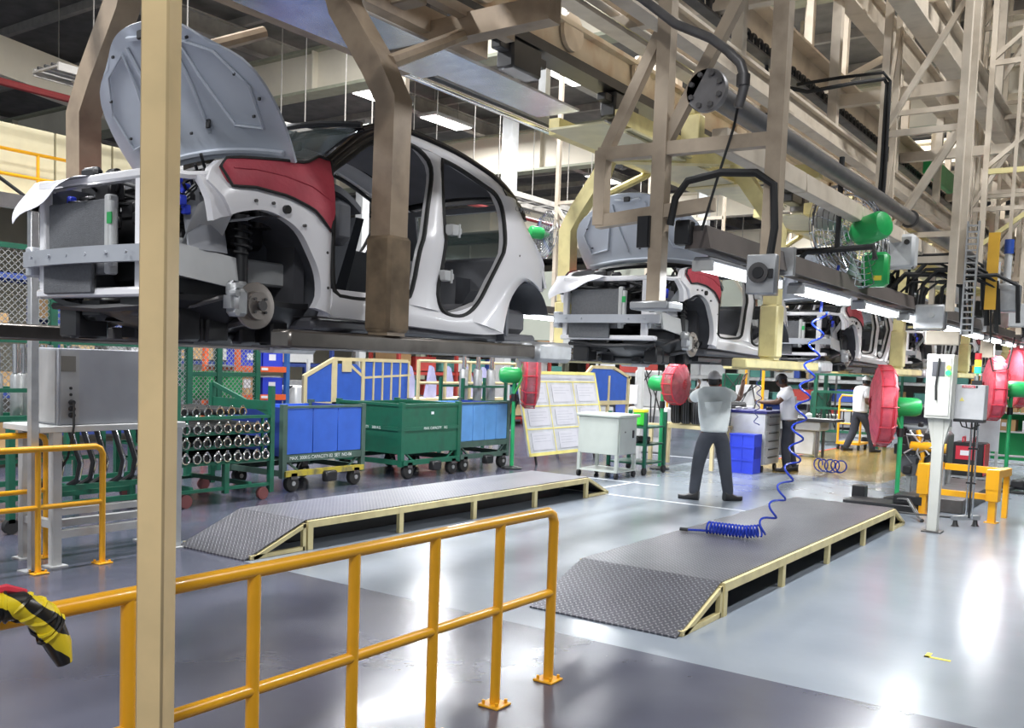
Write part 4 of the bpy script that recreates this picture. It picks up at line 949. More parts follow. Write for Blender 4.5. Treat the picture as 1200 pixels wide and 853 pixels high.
# chrome shock tubes standing in a green rack
def tube_rack(name, label, loc, L):
    t = thing(name, label, 'rack', loc)
    for y in (0, L):
        for x in (0,-.5): MB().box(x-.025,y-.025,0,x+.025,y+.025,1.42).build('upright', GREEN, t)
    for z in (.55,.98,1.25): MB().box(-.02,0,z,.02,L,z+.04).build('shelf_rail', GREEN, t); MB().box(-.52,0,z,-.48,L,z+.04).build('shelf_rail', GREEN, t)
    MB().box(-.5,0,.96,0,L,.98).build('shelf', GREEN, t)
    return t
def shock(label, group):
    t = thing('shock_tube', label, 'tube', (0,0,0), 0, group)
    MB().lathe([(.055,0),(.06,.02),(.06,.42),(.045,.45)], (0,0,0), 'z', 14).build('body', GALV, t)
    MB().lathe([(.03,.45),(.03,.74)], (.02,-.022,0), 'z', 12).build('chrome_tube', CHROME, t); MB().lathe([(.026,.45),(.026,.70)], (-.02,.025,0), 'z', 12).build('chrome_tube', CHROME, t)
    return t
tube_rack('tube_rack', 'green rack of chrome tubes at far left behind the steel post', (-9.3,4.35,0), 1.35)
sh = shock('chrome topped grey tube standing in the rack at far left', 'chrome tubes in the far left rack'); sh.location = (-9.45,4.45,.985)
sh['label'] = 'chrome topped tube in the far left rack, first from the left'
for k in range(1, 9): dup(sh, (-9.45+(.0 if k % 2 else -.12), 4.45+.14*k, .985), label='chrome topped tube in the far left rack, %s from the left' % ORD[k])
# rack of curved pipes in front of it
t = thing('pipe_rack', 'low green rack hung with curved rubber pipes behind the grey stand', 'rack', (-8.55,4.35,0))
for y in (0,1.6):
    for x in (0,-.6): MB().box(x-.03,y-.03,.1,x+.03,y+.03,1.02).build('upright', GREEN, t); MB().lathe([(.07,-.03),(.07,.03)], (x,y,.07), 'x', 14).build('caster', RUBBER, t)
for z in (.2,.35,.98): MB().box(-.02,0,z,.02,1.6,z+.05).build('rail', GREEN, t); MB().box(-.62,0,z,-.58,1.6,z+.05).build('rail', GREEN, t)
for y in (0,.8,1.6): MB().box(-.6,y-.02,.3,0,y+.02,.34).build('cross_rail', GREEN, t)
def curved():
    t = thing('curved_pipe', 'bent black pipe with a bright steel edge hanging in the low green rack', 'pipe', (0,0,0), 0, 'bent pipes in the low green rack')
    MB().path([(0,0,0),(.03,.04,-.18),(.05,.09,-.36),(.03,.07,-.52),(-.05,.0,-.60)], .03, 8).build('pipe', BLACK, t); MB().path([(.03,0,0),(.06,.04,-.18),(.08,.09,-.36),(.06,.07,-.52)], .010, 6).build('bright_edge', CHROME, t)
    return t
cp0 = curved(); cp0.location = (-8.55,4.45,.97)
cp0['label'] = 'bent black pipe in the low green rack, first from the left'
for k in range(1, 10): dup(cp0, (-8.55-.03*(k % 3), 4.45+.15*k, .97), label='bent black pipe in the low green rack, %s from the left' % ORD[k])
# chain-link fence on green posts
def fence(label, X, y0, y1, z0, z1, X1=None):
    t = thing('mesh_fence', label, 'fence', (X,y0,0)); L = y1-y0
    for y in (0, L/2, L): MB().box(-.04,y-.04,0,.04,y+.04,z1+.05).build('post', GREEN, t)
    for z in (z0, (z0+z1)/2-.1, z1): MB().box(-.025,0,z-.03,.025,L,z+.03).build('rail', GREEN, t)
    m = MB(); s = .075; H = z1-z0; n = int((L+H)/s)
    for k in range(n):
        a = -H+k*s; p0, p1 = max(0, a), min(L, a+H)
        if p1 > p0: m.bar((0,p0,z0+p0-a),(0,p1,z0+p1-a),.007,.007); m.bar((0,L-p0,z0+p0-a),(0,L-p1,z0+p1-a),.007,.007)
    o = m.build('wire_mesh', GALV, t); o['kind'] = 'stuff'
    return t
fence('chain-link fence on dark green posts at left, below the nose of the first car', -11.0, 4.2, 8.0, .9, 2.85)
fence('chain-link fence section left of the orange rack, low under the first car', -11.4, 8.1, 9.5, .9, 2.1)
t = thing('green_board', 'bright green board behind the wire fence, above the ring rack', 'board', (-11.7,8.2,0)); MB().box(0,0,1.02,.03,1.25,1.44).build('board', M('green_sheet', (.015,.38,.11), .5, var=.05), t)
for y in (.05,1.2): MB().box(-.04,y-.02,0,0,y+.02,1.4).build('leg', GREEN, t)
# ring rack
t = thing('ring_rack', 'dark green wheeled rack filled with rows of steel-ringed tubes', 'rack', (-8.75,6.22,0))
for x in (0,-1.1):
    for y in (0,1.30): MB().box(x-.03,y-.03,.08,x+.03,y+.03,1.34).build('upright', GREEN, t); MB().lathe([(.075,-.025),(.075,.025)], (x+(.0),y+.12*(1 if y == 0 else -1),.075), 'x', 14).build('caster', M('caster_red', (.16,.05,.05), .5), t)
for z in (.18,.475,.655,.81,.985):
    MB().box(-.02,0,z-.02,.02,1.3,z+.015).build('front_rail', GREEN, t); MB().box(-1.12,0,z-.02,-1.08,1.3,z+.015).build('rear_rail', GREEN, t)
    if .4 < z < .9: MB().box(-1.1,.03,z-.02,-.02,1.27,z-.005).build('tray', GREEN, t)
for y in (.13,1.17): MB().box(-.015,y-.012,.475,.015,y+.012,.985).build('divider', GREEN, t)
MB().box(-1.1,1.28,1.05,0,1.31,1.16).build('side_plate', GREEN, t); MB().bar((0,1.3,1.0),(-1.1,1.3,1.33),.03,.05).build('side_brace', GREEN, t); MB().bar((0,0.0,1.0),(-1.1,0.0,1.33),.03,.05).build('side_brace', GREEN, t)
MB().box(-.03,.62,.12,.03,.68,.46).build('lower_bracket', GREEN, t); MB().bar((-1.1,.2,.2),(0,.2,.2),.04,.05).build('cross_bar', GREEN, t); MB().bar((-1.1,1.0,.2),(0,1.0,.2),.04,.05).build('cross_bar', GREEN, t)
def ring():
    t = thing('ringed_tube', 'black tube with a bright eared ring end lying in the green rack', 'tube', (0,0,0), 0, 'ringed tubes in the green rack')
    MB().path([(-1.0,0,0),(-.02,0,0)], .042, 10).build('tube', BLACK, t)
    MB().torus((.0,0,0), .048, .010, 'x', 20, 6).build('ring', CHROME, t)
    MB().path([(0,-.035,.035),(0,-.01,.07),(0,.01,.07),(0,.035,.035)], .007, 5).build('ear', CHROME, t)
    return t
r0 = ring(); first = True
for z in (.535,.70,.86):
    for k in range(9):
        loc = (-8.72+.012*(k % 2), 6.22+.10+.137*k, z)
        c = r0 if first else dup(r0, loc)
        first = False; c.location = loc; c['label'] = 'ringed tube in the green rack, %s row, %s from the left' % ({.535:'bottom',.70:'middle',.86:'top'}[z], ORD[k])
for k in range(6):
    c = dup(r0, (-8.9, 6.42+.16*k, 1.035)); c['label'] = 'loose ringed tube on top of the green rack, %s from the left' % ORD[k]; c['group'] = 'tubes on top of the green rack'
# wheeled carts
STEN = M('stencil_white', (.70,.74,.72), .6)
def cart_base(t, L, D, fm, ym=None):
    for x in (0,-D):
        for y in (0, L):
            MB().box(x-.035,y-.035,.18,x+.035,y+.035,1.10).build('upright', fm, t)
            w = MB().lathe([(.045,-.045),(.10,-.035),(.11,-.02),(.11,.02),(.10,.035),(.045,.045)], (x,y+(.14 if y == 0 else -.14),.11), 'x', 18).build('wheel', RUBBER, t)
            MB().lathe([(.03,.045),(.03,.055)], (x,y+(.14 if y == 0 else -.14),.11), 'x', 10).build('hub_cap', GALV, w)
            MB().box(x-.06,y+(.14 if y == 0 else -.14)-.05,.16,x+.06,y+(.14 if y == 0 else -.14)+.05,.24).build('fork', DSTEEL, t)
    MB().box(.0,0,.20,.06,L,.27).build('chassis_beam', ym or fm, t); MB().box(-D-.06,0,.20,-D,L,.27).build('chassis_beam', fm, t)
    MB().box(-D,-.02,.20,0,.02,.27).build('chassis_end', fm, t); MB().box(-D,L-.02,.20,0,L+.02,.27).build('chassis_end', fm, t)
    MB().box(.03,L*.52-.10,.10,.14,L*.52+.10,.24,.02).build('tow_hitch', BLACK, t)
    MB().bar((0,.02,.42),(0,.25,.26),.025,.025).build('gusset', fm, t); MB().bar((0,L-.02,.42),(0,L-.25,.26),.025,.025).build('gusset', fm, t)
def panel_cart(label, loc, L, D, pm, npan, fm, ym, txt):
    t = thing('panel_cart', label, 'cart', loc); cart_base(t, L, D, fm, ym)
    MB().box(-.03,0,.38,.03,L,.47).build('lower_rail', fm, t); MB().box(-.03,0,1.05,.03,L,1.08).build('top_rail', fm, t); MB().box(-D,0,.40,0,L,.43).build('deck', fm, t)
    w = (L-.07)/npan
    for k in range(npan): MB().box(.0,.04+w*k,.475,.022,.03+w*(k+1),1.045,.003).build('panel', pm, t)
    for k in range(npan): MB().box(-D-.02,.04+w*k,.475,-D,.03+w*(k+1),1.045,.003).build('panel', pm, t)
    MB().box(-D,-.015,.45,0,.015,1.06).build('end_panel', M('dark_blue_panel', (.015,.04,.22), .5), t); MB().box(-D,L-.015,.45,0,L+.015,1.06).build('end_panel', M('dark_blue_panel', (.015,.04,.22), .5), t)
    MB().box(-D+.03,.03,.86,-.03,L-.03,.88).build('load_pad', pm, t)
    if txt: text('stencil', txt, .062, STEN, t, (.033,L*.45,.425), (math.radians(90),0,math.radians(90)))
    return t
panel_cart('dark green wheeled cart with three bright blue panels and yellow chassis bar', (-9.0,7.93,0), 1.38, 1.0, BLUE, 3, M('dull_green_frame', (.06,.11,.09), .5, var=.2), M('worn_yellow', (.45,.36,.04), .5, dirt=(.1,.1,.08), dscale=9, damt=.8), 'MAX. 300KG CAPACITY-02  SET  NO-06')
panel_cart('green wheeled cart with pale blue panels, just left of the first red fan', (-9.0,11.42,0), 1.30, 1.0, LBLUE, 4, M('dull_green_frame', (.06,.11,.09), .5, var=.2), None, '')
t = thing('bin_cart', 'solid dark green steel bin on wheels between the blue carts', 'cart', (-8.95,10.06,0)); cart_base(t, 1.28, 1.25, GREEN)
MB().box(-.02,.03,.36,.02,1.25,.70).build('lower_side', GREEN, t); MB().box(-.02,.03,.73,.02,1.25,1.05).build('upper_side', GREEN, t)
MB().box(-.005,.0,.69,.032,1.28,.745).build('mid_band', GREEN, t); MB().box(-.03,0,1.04,.03,1.28,1.08).build('top_rail', GREEN, t)
MB().box(-1.25,-.01,.36,0,.02,.70).build('lower_side', GREEN, t); MB().box(-1.25,-.01,.73,0,.02,1.05).build('upper_side', GREEN, t); MB().box(-1.25,-.03,.69,0,.02,.745).build('mid_band', GREEN, t)
MB().box(-1.27,0,.36,-1.23,1.28,1.06).build('rear_side', GREEN, t); MB().box(-1.25,1.26,.36,0,1.3,1.06).build('end_side', GREEN, t); MB().box(-1.23,.02,.36,0,1.26,.38).build('bin_floor', GREEN, t)
MB().box(-1.25,-.03,1.04,0,.03,1.08).build('top_rail', GREEN, t); MB().box(-1.25,1.25,1.04,0,1.31,1.08).build('top_rail', GREEN, t)
text('stencil', 'MAX. CAPACITY    KG', .055, STEN, t, (.034,.72,.717), (math.radians(90),0,math.radians(90))); text('stencil', 'CAPACITY    300 KG', .055, STEN, t, (-.62,-.032,.717), (math.radians(90),0,0))
MB().box(.021,.62,.92,.024,.68,.96).build('sticker', PAPER, t)
# orange rack with bins
t = thing('bin_rack', 'orange-beamed shelf rack with blue uprights behind the ring rack', 'rack', (-12.0,9.62,0))
for x in (0,-.8):
    for y in (0,1.0): MB().box(x-.035,y-.035,0,x+.035,y+.035,1.95).build('upright', M('rack_blue', (.03,.12,.35), .5) if y else ORANGE, t)
for z in (.62,.98,1.43):
    MB().box(-.03,0,z,.03,1.0,z+.09).build('beam', ORANGE, t); MB().box(-.83,0,z,-.77,1.0,z+.09).build('beam', ORANGE, t); MB().box(-.8,.0,z+.07,0,1.0,z+.09).build('shelf', GALV, t)
    MB().box(.031,.45,z+.03,.034,.58,z+.07).build('load_label', PAPER, t)
t2 = None
def bin_():
    t = thing('blue_bin', 'b', 'bin', (0,0,0), 0, 'blue bins on the orange rack')
    m = MB(); m.box(-.35,.0,0,.0,.01,.26); m.box(-.35,.40,0,.0,.41,.26); m.box(-.01,.01,0,0,.40,.26); m.box(-.35,.01,0,-.34,.40,.26); m.box(-.34,.01,0,-.01,.40,.012); m.build('tub', BLUEB, t)
    MB().box(.0,.12,.10,.003,.26,.20).build('label_card', PAPER, t); MB().box(-.36,-.01,.25,.01,.42,.27).build('rim', BLUEB, t)
    return t
bn = bin_(); n = 0
for z, w in ((.71,'lowest shelf'),(1.07,'middle shelf'),(1.52,'top shelf')):
    for k in range(2):
        if z == 1.07 and k == 0: continue
        o = bn if n == 0 else dup(bn, (0,0,0)); n += 1
        o.location = (-12.02, 9.70+.44*k, z); o['label'] = 'blue plastic bin on the %s of the orange rack, %s side' % (w, 'left' if k == 0 else 'right')
t = thing('cardboard_box', 'cardboard box with white label on the orange rack middle shelf', 'box', (-12.05,9.70,1.07)); MB().box(-.4,0,0,0,.34,.30).build('carton', CARD, t); MB().box(0,.08,.10,.004,.22,.24).build('label_card', PAPER, t); MB().box(0,.15,.0,.003,.19,.08).build('tape', PALEY, t)
# cream-framed blue panel guard along the far aisle
t = thing('panel_guard', 'cream-framed guard with blue panels, its left end sloping down', 'guard', (-12.0,11.0,0))
CF = M('cream_guard_frame', (.66,.56,.32), .5, var=.08)
def pp(poly, mat, nm, x0=-.01, x1=.012): MB().prism(poly, 'x', x0, x1).build(nm, mat, t)
pp([(.05,.94),(.62,.94),(.62,1.60),(.05,1.34)], BLUE, 'panel'); pp([(.74,.94),(1.35,.94),(1.35,1.50),(1.22,1.60),(.74,1.60)], BLUE, 'panel')
MB().box(-.03,.62,0,.03,.74,1.68).build('post', CF, t); MB().box(-.03,1.36,0,.03,1.43,1.66).build('post', CF, t); MB().box(-.03,-.02,0,.03,.05,1.36).build('post', CF, t)
MB().bar((0,-.02,1.36),(0,.68,1.68),.05,.06).build('top_rail', CF, t); MB().bar((0,.68,1.68),(0,2.6,1.68),.05,.06).build('top_rail', CF, t); MB().bar((0,1.0,1.62),(0,1.42,1.36),.04,.05).build('brace', CF, t); MB().box(-.03,0,.86,.03,2.9,.93).build('lower_rail', CF, t)
MB().box(.02,.86,1.46,.04,1.08,1.66).build('switch_plate', CF, t)
for k in range(5): MB().box(-.01,1.46+.24*k,.94,.012,1.64+.24*k,1.66).build('panel', BLUE, t); MB().box(-.02,1.66+.24*k,.9,.02,1.69+.24*k,1.68).build('post', CF, t)
MB().bar((0,1.42,1.36),(0,2.7,1.42),.03,.04).build('mid_rail', CF, t)
t = thing('low_rail', 'cream tubular rail in front of the lilac film covered parts', 'railing', (-11.8,13.7,0))
for k in range(5): MB().box(-.025,.8*k-.025,0,.025,.8*k+.025,1.72).build('post', CF, t)
for z in (1.28,1.70): MB().tube((0,0,z),(0,3.2,z),.03,8).build('rail', CF, t)
for k in range(5):
    m = MB(); m.prism([(-.16,0),(.17,0),(.17,.35),(.08,.62),(.0,.66),(-.06,.4)], 'x', -.02, .05)
    o = solo(m.build('film_part', LILAC), (-12.6+.05*(k % 2), 14.3+.62*k, .95)); tag(o, 'part wrapped in lilac film behind the cream rail, %s from the left' % ORD[k], 'film wrapped part', 'film wrapped parts behind the cream rail')
t = thing('part_bench', 'long dull green bench holding the lilac film wrapped parts', 'bench', (-12.7,14.0,0)); MB().box(-.4,0,.87,.4,3.3,.94).build('top', CF, t)
for y in (.1,3.2):
    for x in (-.35,.35): MB().box(x-.03,y-.03,0,x+.03,y+.03,.87).build('leg', GREEN, t)
# rack of grey tubes left of the first fan
t = tube_rack('tube_rack', 'black-green rack of grey tubes just left of the first red fan', (-10.25,13.1,0), 1.3)
for k in range(6):
    c = dup(sh, (-10.33-.16*(k % 2), 13.22+.205*k, .985), scale=1.35, label='grey tube with chrome rods left of the first red fan, %s from the left' % ORD[k], group='grey tubes in the rack by the first fan')
# ================================================================ fans
FILM = M('red_film_cover', (.74,.11,.16), .35, var=.18, scale=10, bump=.35, bscale=18, alpha=.92)
FILM2 = M('thin_red_film', (.42,.10,.13), .3, var=.25, scale=12, bump=.3, bscale=18, alpha=.62)
def pedestal_fan(label, base, zc, R, rz, cover, tilt=0.0):
    t = thing('pedestal_fan', label, 'fan', base, rz)
    # fan blows along local -y
    m = MB(); g = None
    for k in range(1, 8):
        r = R*k/7; b = .12*(1-(k/7)**2); m.torus((0,-.16-b*.5,zc), r, .0055, 'y', 30, 4)
        if k > 2: m.torus((0,.02+b*.2,zc), r, .0055, 'y', 30, 4)
    for k in range(24):
        a = 2*math.pi*k/24; c, s = math.cos(a), math.sin(a)
        m.path([(.02*c,-.22,zc+.02*s),(R*.5*c,-.20,zc+R*.5*s),(R*c,-.14,zc+R*s),(R*c,.0,zc+R*s),(R*.4*c,.05,zc+R*.4*s)], .0045, 4)
    for y in (-.15,.0): m.torus((0,y,zc), R*1.01, .014, 'y', 36, 6)
    g = m.build('guard', REDG, t); g['kind'] = 'stuff'
    if cover:
        m = MB(); n = 36; pr = [(R*.25,-.235),(R*.7,-.215),(R*.98,-.165),(R*1.03,-.08),(R*1.03,.0),(R*.95,.05),(R*.55,.075)]
        m.lathe(pr, (0,0,zc), 'y', n, cap=False)
        rr = random.Random(int(R*1000)); m.v = [(p[0]*(1+rr.uniform(-.02,.02)), p[1]+rr.uniform(-.012,.012), zc+(p[2]-zc)*(1+rr.uniform(-.02,.02))) for p in m.v]
        m.build('film_cover', FILM2 if cover == 'thin' else FILM, t)
        m = MB()
        for k in range(12):
            a = 2*math.pi*k/12; c, s = math.cos(a), math.sin(a); m.path([(R*1.045*c,-.17,zc+R*1.045*s),(R*1.05*c,.0,zc+R*1.05*s),(R*.9*c,.07,zc+R*.9*s)], .008, 5)
        m.build('cover_seam', REDG, t)['kind'] = 'stuff'
    for k in range(3):
        a = k*2*math.pi/3+.4
        def fn(u, v, a=a):
            r = .06+(R*.85)*u; w = (.45+.3*u)*(v-.5); return (r*math.cos(a+w), -.08+.08*(v-.5), zc+r*math.sin(a+w))
        MB().grid(fn, 5, 4, (0,.004,0)).build('blade', MGREY, t)
    m = MB(); m.lathe([(.04,-.10),(.05,-.02),(.06,.05),(.11,.09),(.13,.14),(.13,.36),(.10,.42),(.03,.44)], (0,0,zc), 'y', 20); m.build('motor', GREENB, t)
    m = MB(); m.bar((-.10,.05,zc-.02),(-.0,.18,zc-.32),.03,.02); m.bar((.10,.05,zc-.02),(.0,.18,zc-.32),.03,.02); m.bar((0,.08,zc+.1),(0,.02,zc+.30),.02,.02); m.build('yoke', M('lime_bracket', (.10,.50,.14), .4), t)
    MB().tube((0,.18,.03),(0,.18,zc-.12),.032,12).build('pole', M('green_pole', (.02,.34,.12), .4), t)
    MB().lathe([(.045,0),(.045,.12)], (0,.18,zc-.42), 'z', 12).build('clamp', BLACK, t)
    MB().lathe([(.17,0),(.17,.02),(.06,.05)], (0,.18,0), 'z', 20).build('base', BLACK, t)
    return t
YA = 0.6104
pedestal_fan('red wire fan on a green pole left of the notice board, seen edge on', (-8.62,12.66,0), 1.52, .50, YA+math.radians(92), 'thin')
pedestal_fan('red guarded fan on a green pole, before the row of tyres', (-6.95,14.62,0), 1.46, .33, YA+math.radians(52), 'thin')
pedestal_fan('large fan wrapped in red film on a green pole right of the blue hose', (-3.26,13.80,0), 1.30, .54, YA-math.radians(104), True)
pedestal_fan('red film wrapped fan behind the control cabinets, over the yellow barrier', (-2.36,17.25,0), 1.58, .50, YA-math.radians(108), True)
pedestal_fan('red film wrapped fan cut off by the right edge of the picture', (-2.15,18.3,0), 1.78, .50, YA-math.radians(100), True)

# ================================================================ notice board, cabinets, crates
t = thing('notice_board', 'leaning white notice board with yellow gridded frame and papers', 'notice board', (-8.75,13.05,.0))
def bp(y, z, e=0.0): return Vector((-.32*(z-.25)/1.3+e, y*1.07, .16+(z-.26)*1.07))
def bplate(y0, y1, z0, z1, e0, e1, mat, nm, par):
    vs = [bp(y0,z0,e0),bp(y1,z0,e0),bp(y1,z1,e0),bp(y0,z1,e0),bp(y0,z0,e1),bp(y1,z0,e1),bp(y1,z1,e1),bp(y0,z1,e1)]
    return MB().add(vs, [(3,2,1,0),(4,5,6,7),(0,1,5,4),(1,2,6,5),(2,3,7,6),(3,0,4,7)]).build(nm, mat, par)
bd = bplate(0,2.45,.26,1.60,-.03,0,M('board_white', (.52,.53,.57), .5), 'board', t)
YB = M('yellow_border', (.78,.70,.22), .5)
for y0, y1, z0, z1 in ((0,2.45,.26,.31),(0,2.45,1.55,1.60),(0,.05,.26,1.6),(2.40,2.45,.26,1.6),(0,2.45,.67,.69),(0,2.45,1.03,1.05),(0,2.45,1.42,1.44),(.80,.82,.26,1.44),(1.62,1.64,.26,1.44)): bplate(y0,y1,z0,z1,.001,.006,YB,'border_strip',t)
INK = M('grey_print', (.42,.43,.50), .6)
for r, (z0, z1) in enumerate(((.35,.62),(.73,.99),(1.10,1.38))):
    for c in range(3):
        y = .14+.80*c; pg = bplate(y,y+.58,z0,z1,.002,.008,M('dull_paper', (.60,.60,.66), .6, var=.03),'notice_sheet',t)
        for k in range(3+(r+c) % 3): bplate(y+.05,y+.05+.48*(1-.25*((k+c) % 2)),z1-.05-.045*k,z1-.043-.045*k,.008,.009,INK,'print_line',pg)
bplate(.1,1.6,1.475,1.50,.006,.008,INK,'heading_line',t); bplate(1.75,2.3,1.475,1.49,.006,.008,INK,'heading_line',t)
for y in (.25,2.2): MB().bar((-.02,y,.0),(-.34,y,1.5),.03,.03).build('easel_leg', BLACK, t); MB().bar((-.36,y,1.4),(-.85,y,.0),.04,.04).build('easel_leg', BLACK, t)
# pale green-grey trolley cabinet
PG = M('pale_cabinet_paint', (.50,.54,.50), .45, var=.04)
t = thing('cabinet_trolley', 'pale grey-green cabinet on legs with casters, papers on its top', 'cabinet', (-7.55,12.6,0))
MB().box(0,0,.37,.70,.60,.94,.006).build('body', PG, t); MB().box(-.03,-.03,.94,.74,.64,.985,.01).build('top', PG, t); MB().box(.70,.04,.39,.712,.56,.92).build('door', PG, t)
MB().box(.712,.44,.62,.725,.48,.74).build('door_handle', BLACK, t); MB().lathe([(.012,.712),(.012,.72)], (0,.2,.72), 'x', 8).build('lock', DSTEEL, t)
for x in (.02,.68):
    for y in (.02,.58):
        MB().box(x-.025,y-.025,.10,x+.025,y+.025,.37).build('leg', PG, t); MB().lathe([(.05,-.018),(.05,.018)], (x,y,.05), 'x', 12).build('caster', RUBBER, t)
MB().box(0,0,.10,.70,.60,.125).build('lower_shelf', PG, t)
for k,(x,y,a) in enumerate(((.1,.2,.2),(.35,.15,-.3),(.5,.35,.5))):
    o = solo(MB().box(-.12,-.09,0,.12,.09,.012).build('paper_pile', PAPER), (-7.55+x,12.6+y,.986), a); tag(o, ['left paper pile on top of the pale cabinet','middle paper pile on top of the pale cabinet','right paper pile on top of the pale cabinet'][k], 'papers')
o = solo(MB().lathe([(.10,0),(.12,.02),(.12,.20),(.10,.22)], (0,0,0), 'z', 16).build('green_pail', M('lime_green', (.06,.55,.05), .4)), (-7.05,13.7,.78)); tag(o, 'bright green pail with yellow lid right of the pale cabinet', 'pail')
o = solo(MB().lathe([(.125,0),(.125,.04)], (0,0,0), 'z', 16).build('pail_lid', M('lemon', (.8,.75,.05), .4)), (-7.05,13.7,1.0)); tag(o, 'yellow lid on the bright green pail', 'lid')
t = thing('shelf_trolley', 'dark green shelf trolley behind the pale cabinet, with parts', 'trolley', (-7.5,13.5,0))
for x in (0,.65):
    for y in (0,.7): MB().box(x-.025,y-.025,.12,x+.025,y+.025,1.0).build('upright', GREEN, t); MB().lathe([(.06,-.02),(.06,.02)], (x,y,.06), 'x', 12).build('caster', RUBBER, t)
for z in (.18,.48,.76): MB().box(0,0,z-.015,.65,.7,z+.012).build('shelf', GREEN, t)
rnd = random.Random(3)
for k in range(8):
    o = solo(MB().box(-.06,-.06,0,.06,.06,.10,.02).build('metal_part', rnd.choice((GALV, DSTEEL, LGREY))), (-7.42+.5*rnd.random(), 13.57+.55*rnd.random(), .493), rnd.random()*3); tag(o, 'small metal part on the dark green shelf trolley, %s of those on its shelf' % ORD[k], 'part', 'parts on the green shelf trolley')
t = thing('white_post', 'white post with a small sign beside the second red fan', 'post', (-8.03,15.54,0)); MB().box(-.05,-.05,0,.05,.05,1.85).build('shaft', LGREY, t); MB().box(-.18,-.07,1.05,-.02,-.055,1.4).build('sign', PAPER, t)
# blue panelled guard behind (cream framed)
t = thing('panel_guard', 'cream-framed guard with one blue panel behind the notice board', 'guard', (-11.2,18.6,0))
pp([(.25,.9),(2.3,.9),(2.3,1.50),(1.5,1.66),(.6,1.66),(.25,1.40)], BLUE, 'panel'); MB().bar((0,-.2,1.2),(0,.6,1.70),.06,.07).build('top_rail', CF, t); MB().bar((0,.6,1.70),(0,1.6,1.70),.06,.07).build('top_rail', CF, t); MB().bar((0,1.6,1.70),(0,2.5,1.45),.06,.07).build('top_rail', CF, t)
for y in (.2,1.4,2.4): MB().box(-.03,y-.04,0,.03,y+.04,1.5).build('post', CF, t)
MB().box(-.04,-.2,.8,.04,2.6,.9).build('lower_rail', CF, t)
# yellow tyre table and tyres
t = thing('tyre_table', 'cream-yellow steel table carrying a row of standing tyres', 'table', (-7.45,14.9,0))
for x in (0,1.15):
    for y in (0,.7): MB().box(x-.03,y-.03,.02,x+.03,y+.03,.70).build('leg', CF, t)
MB().box(-.05,-.03,.70,1.2,.03,.76).build('front_rail', CF, t); MB().box(-.05,.67,.70,1.2,.73,.76).build('rear_rail', CF, t); MB().box(-.03,0,.70,.03,.7,.74).build('end_rail', CF, t); MB().box(1.12,0,.70,1.18,.7,.74).build('end_rail', CF, t); MB().box(0,.32,.68,1.15,.38,.73).build('middle_rail', CF, t)
def tyre():
    t = thing('tyre', 'black', 'tyre', (0,0,0))
    MB().lathe([(.19,-.07),(.22,-.085),(.29,-.085),(.315,-.06),(.318,0),(.315,.06),(.29,.085),(.22,.085),(.19,.07),(.19,-.07)], (0,0,0), 'x', 26, cap=False).build('carcass', RUBBER, t)
    m = MB()
    for y in (-.04,0,.04): m.torus((y,0,0), .318, .006, 'x', 26, 4)
    m.build('tread', DGREY, t); MB().lathe([(.18,-.05),(.12,-.02),(.0,-.02)], (0,0,0), 'x', 18, cap=False).build('wheel_rim', DSTEEL, t)
    return t
ty = tyre()
for k in range(5):
    o = ty if k == 0 else dup(ty, (0,0,0))
    o.location = (-7.15+.19*k, 15.25, 1.08); o.rotation_euler = (0,0,math.radians(22)); o['group'] = 'tyres standing on the yellow table'; o['label'] = 'black tyre standing on the cream-yellow table, %s from the left' % ORD[k]
for k in range(3):
    o = dup(ty, (-7.3, 18.05, .66+.18*k)); o.rotation_euler = (0, math.radians(90), 0); o['group'] = 'tyres lying in a pile'; o['label'] = ['black tyre at the bottom of the lying pile beside the nearest worker','black tyre in the middle of the lying pile beside the nearest worker','black tyre on top of the lying pile beside the nearest worker'][k]
t = thing('tyre_trolley', 'low trolley with a light grey top under the lying pile of tyres', 'trolley', (-7.72,17.65,0)); MB().box(0,0,.52,.85,.8,.565).build('top', LGREY, t)
for x in (.05,.8):
    for y in (.05,.75): MB().box(x-.02,y-.02,.1,x+.02,y+.02,.52).build('leg', LGREY, t); MB().lathe([(.055,-.02),(.055,.02)], (x,y,.055), 'x', 12).build('caster', RUBBER, t)
# tool cabinet with drawers
t = thing('tool_cabinet', 'light grey tool cabinet with a dark blue top beside the second worker', 'cabinet', (-6.30,15.65,0))
MB().box(0,0,.12,.62,.75,1.0,.006).build('body', LGREY, t); MB().box(-.02,-.02,1.0,.65,.78,1.05,.006).build('top', M('navy_top', (.02,.02,.14), .5), t)
for k in range(6):
    z = .15+.14*k; d = MB().box(.62,.03,z,.635,.72,z+.125).build('drawer', M('drawer_grey', (.42,.43,.44), .45), t); MB().box(.635,.15,z+.09,.655,.60,z+.105).build('drawer_handle', DSTEEL, d)
for x in (.05,.57):
    for y in (.05,.7): MB().lathe([(.055,-.02),(.055,.02)], (x,y,.055), 'x', 12).build('caster', RUBBER, t)
rnd = random.Random(5)
for k in range(6):
    o = solo(MB().box(-.05,-.03,0,.05,.03,.03+.03*rnd.random(),.008).build('hand_tool', rnd.choice((BLACK, GALV, LGREY, PAPER))), (-6.25+.52*rnd.random(), 15.7+.6*rnd.random(), 1.051), rnd.random()*3); tag(o, 'small tool on the dark blue cabinet top, %s of the scattered six' % ORD[k], 'tool', 'tools on the cabinet top')
t = thing('blue_crate', 'bright blue plastic crate standing on end against the tool cabinet', 'crate', (-6.12,15.22,0))
m = MB(); m.box(0,0,0,.42,.02,.66); m.box(0,.02,0,.02,.36,.66); m.box(.40,.02,0,.42,.36,.66); m.box(.02,.02,0,.40,.36,.02); m.box(.02,.02,.64,.40,.36,.66); m.build('shell', BLUEB, t)
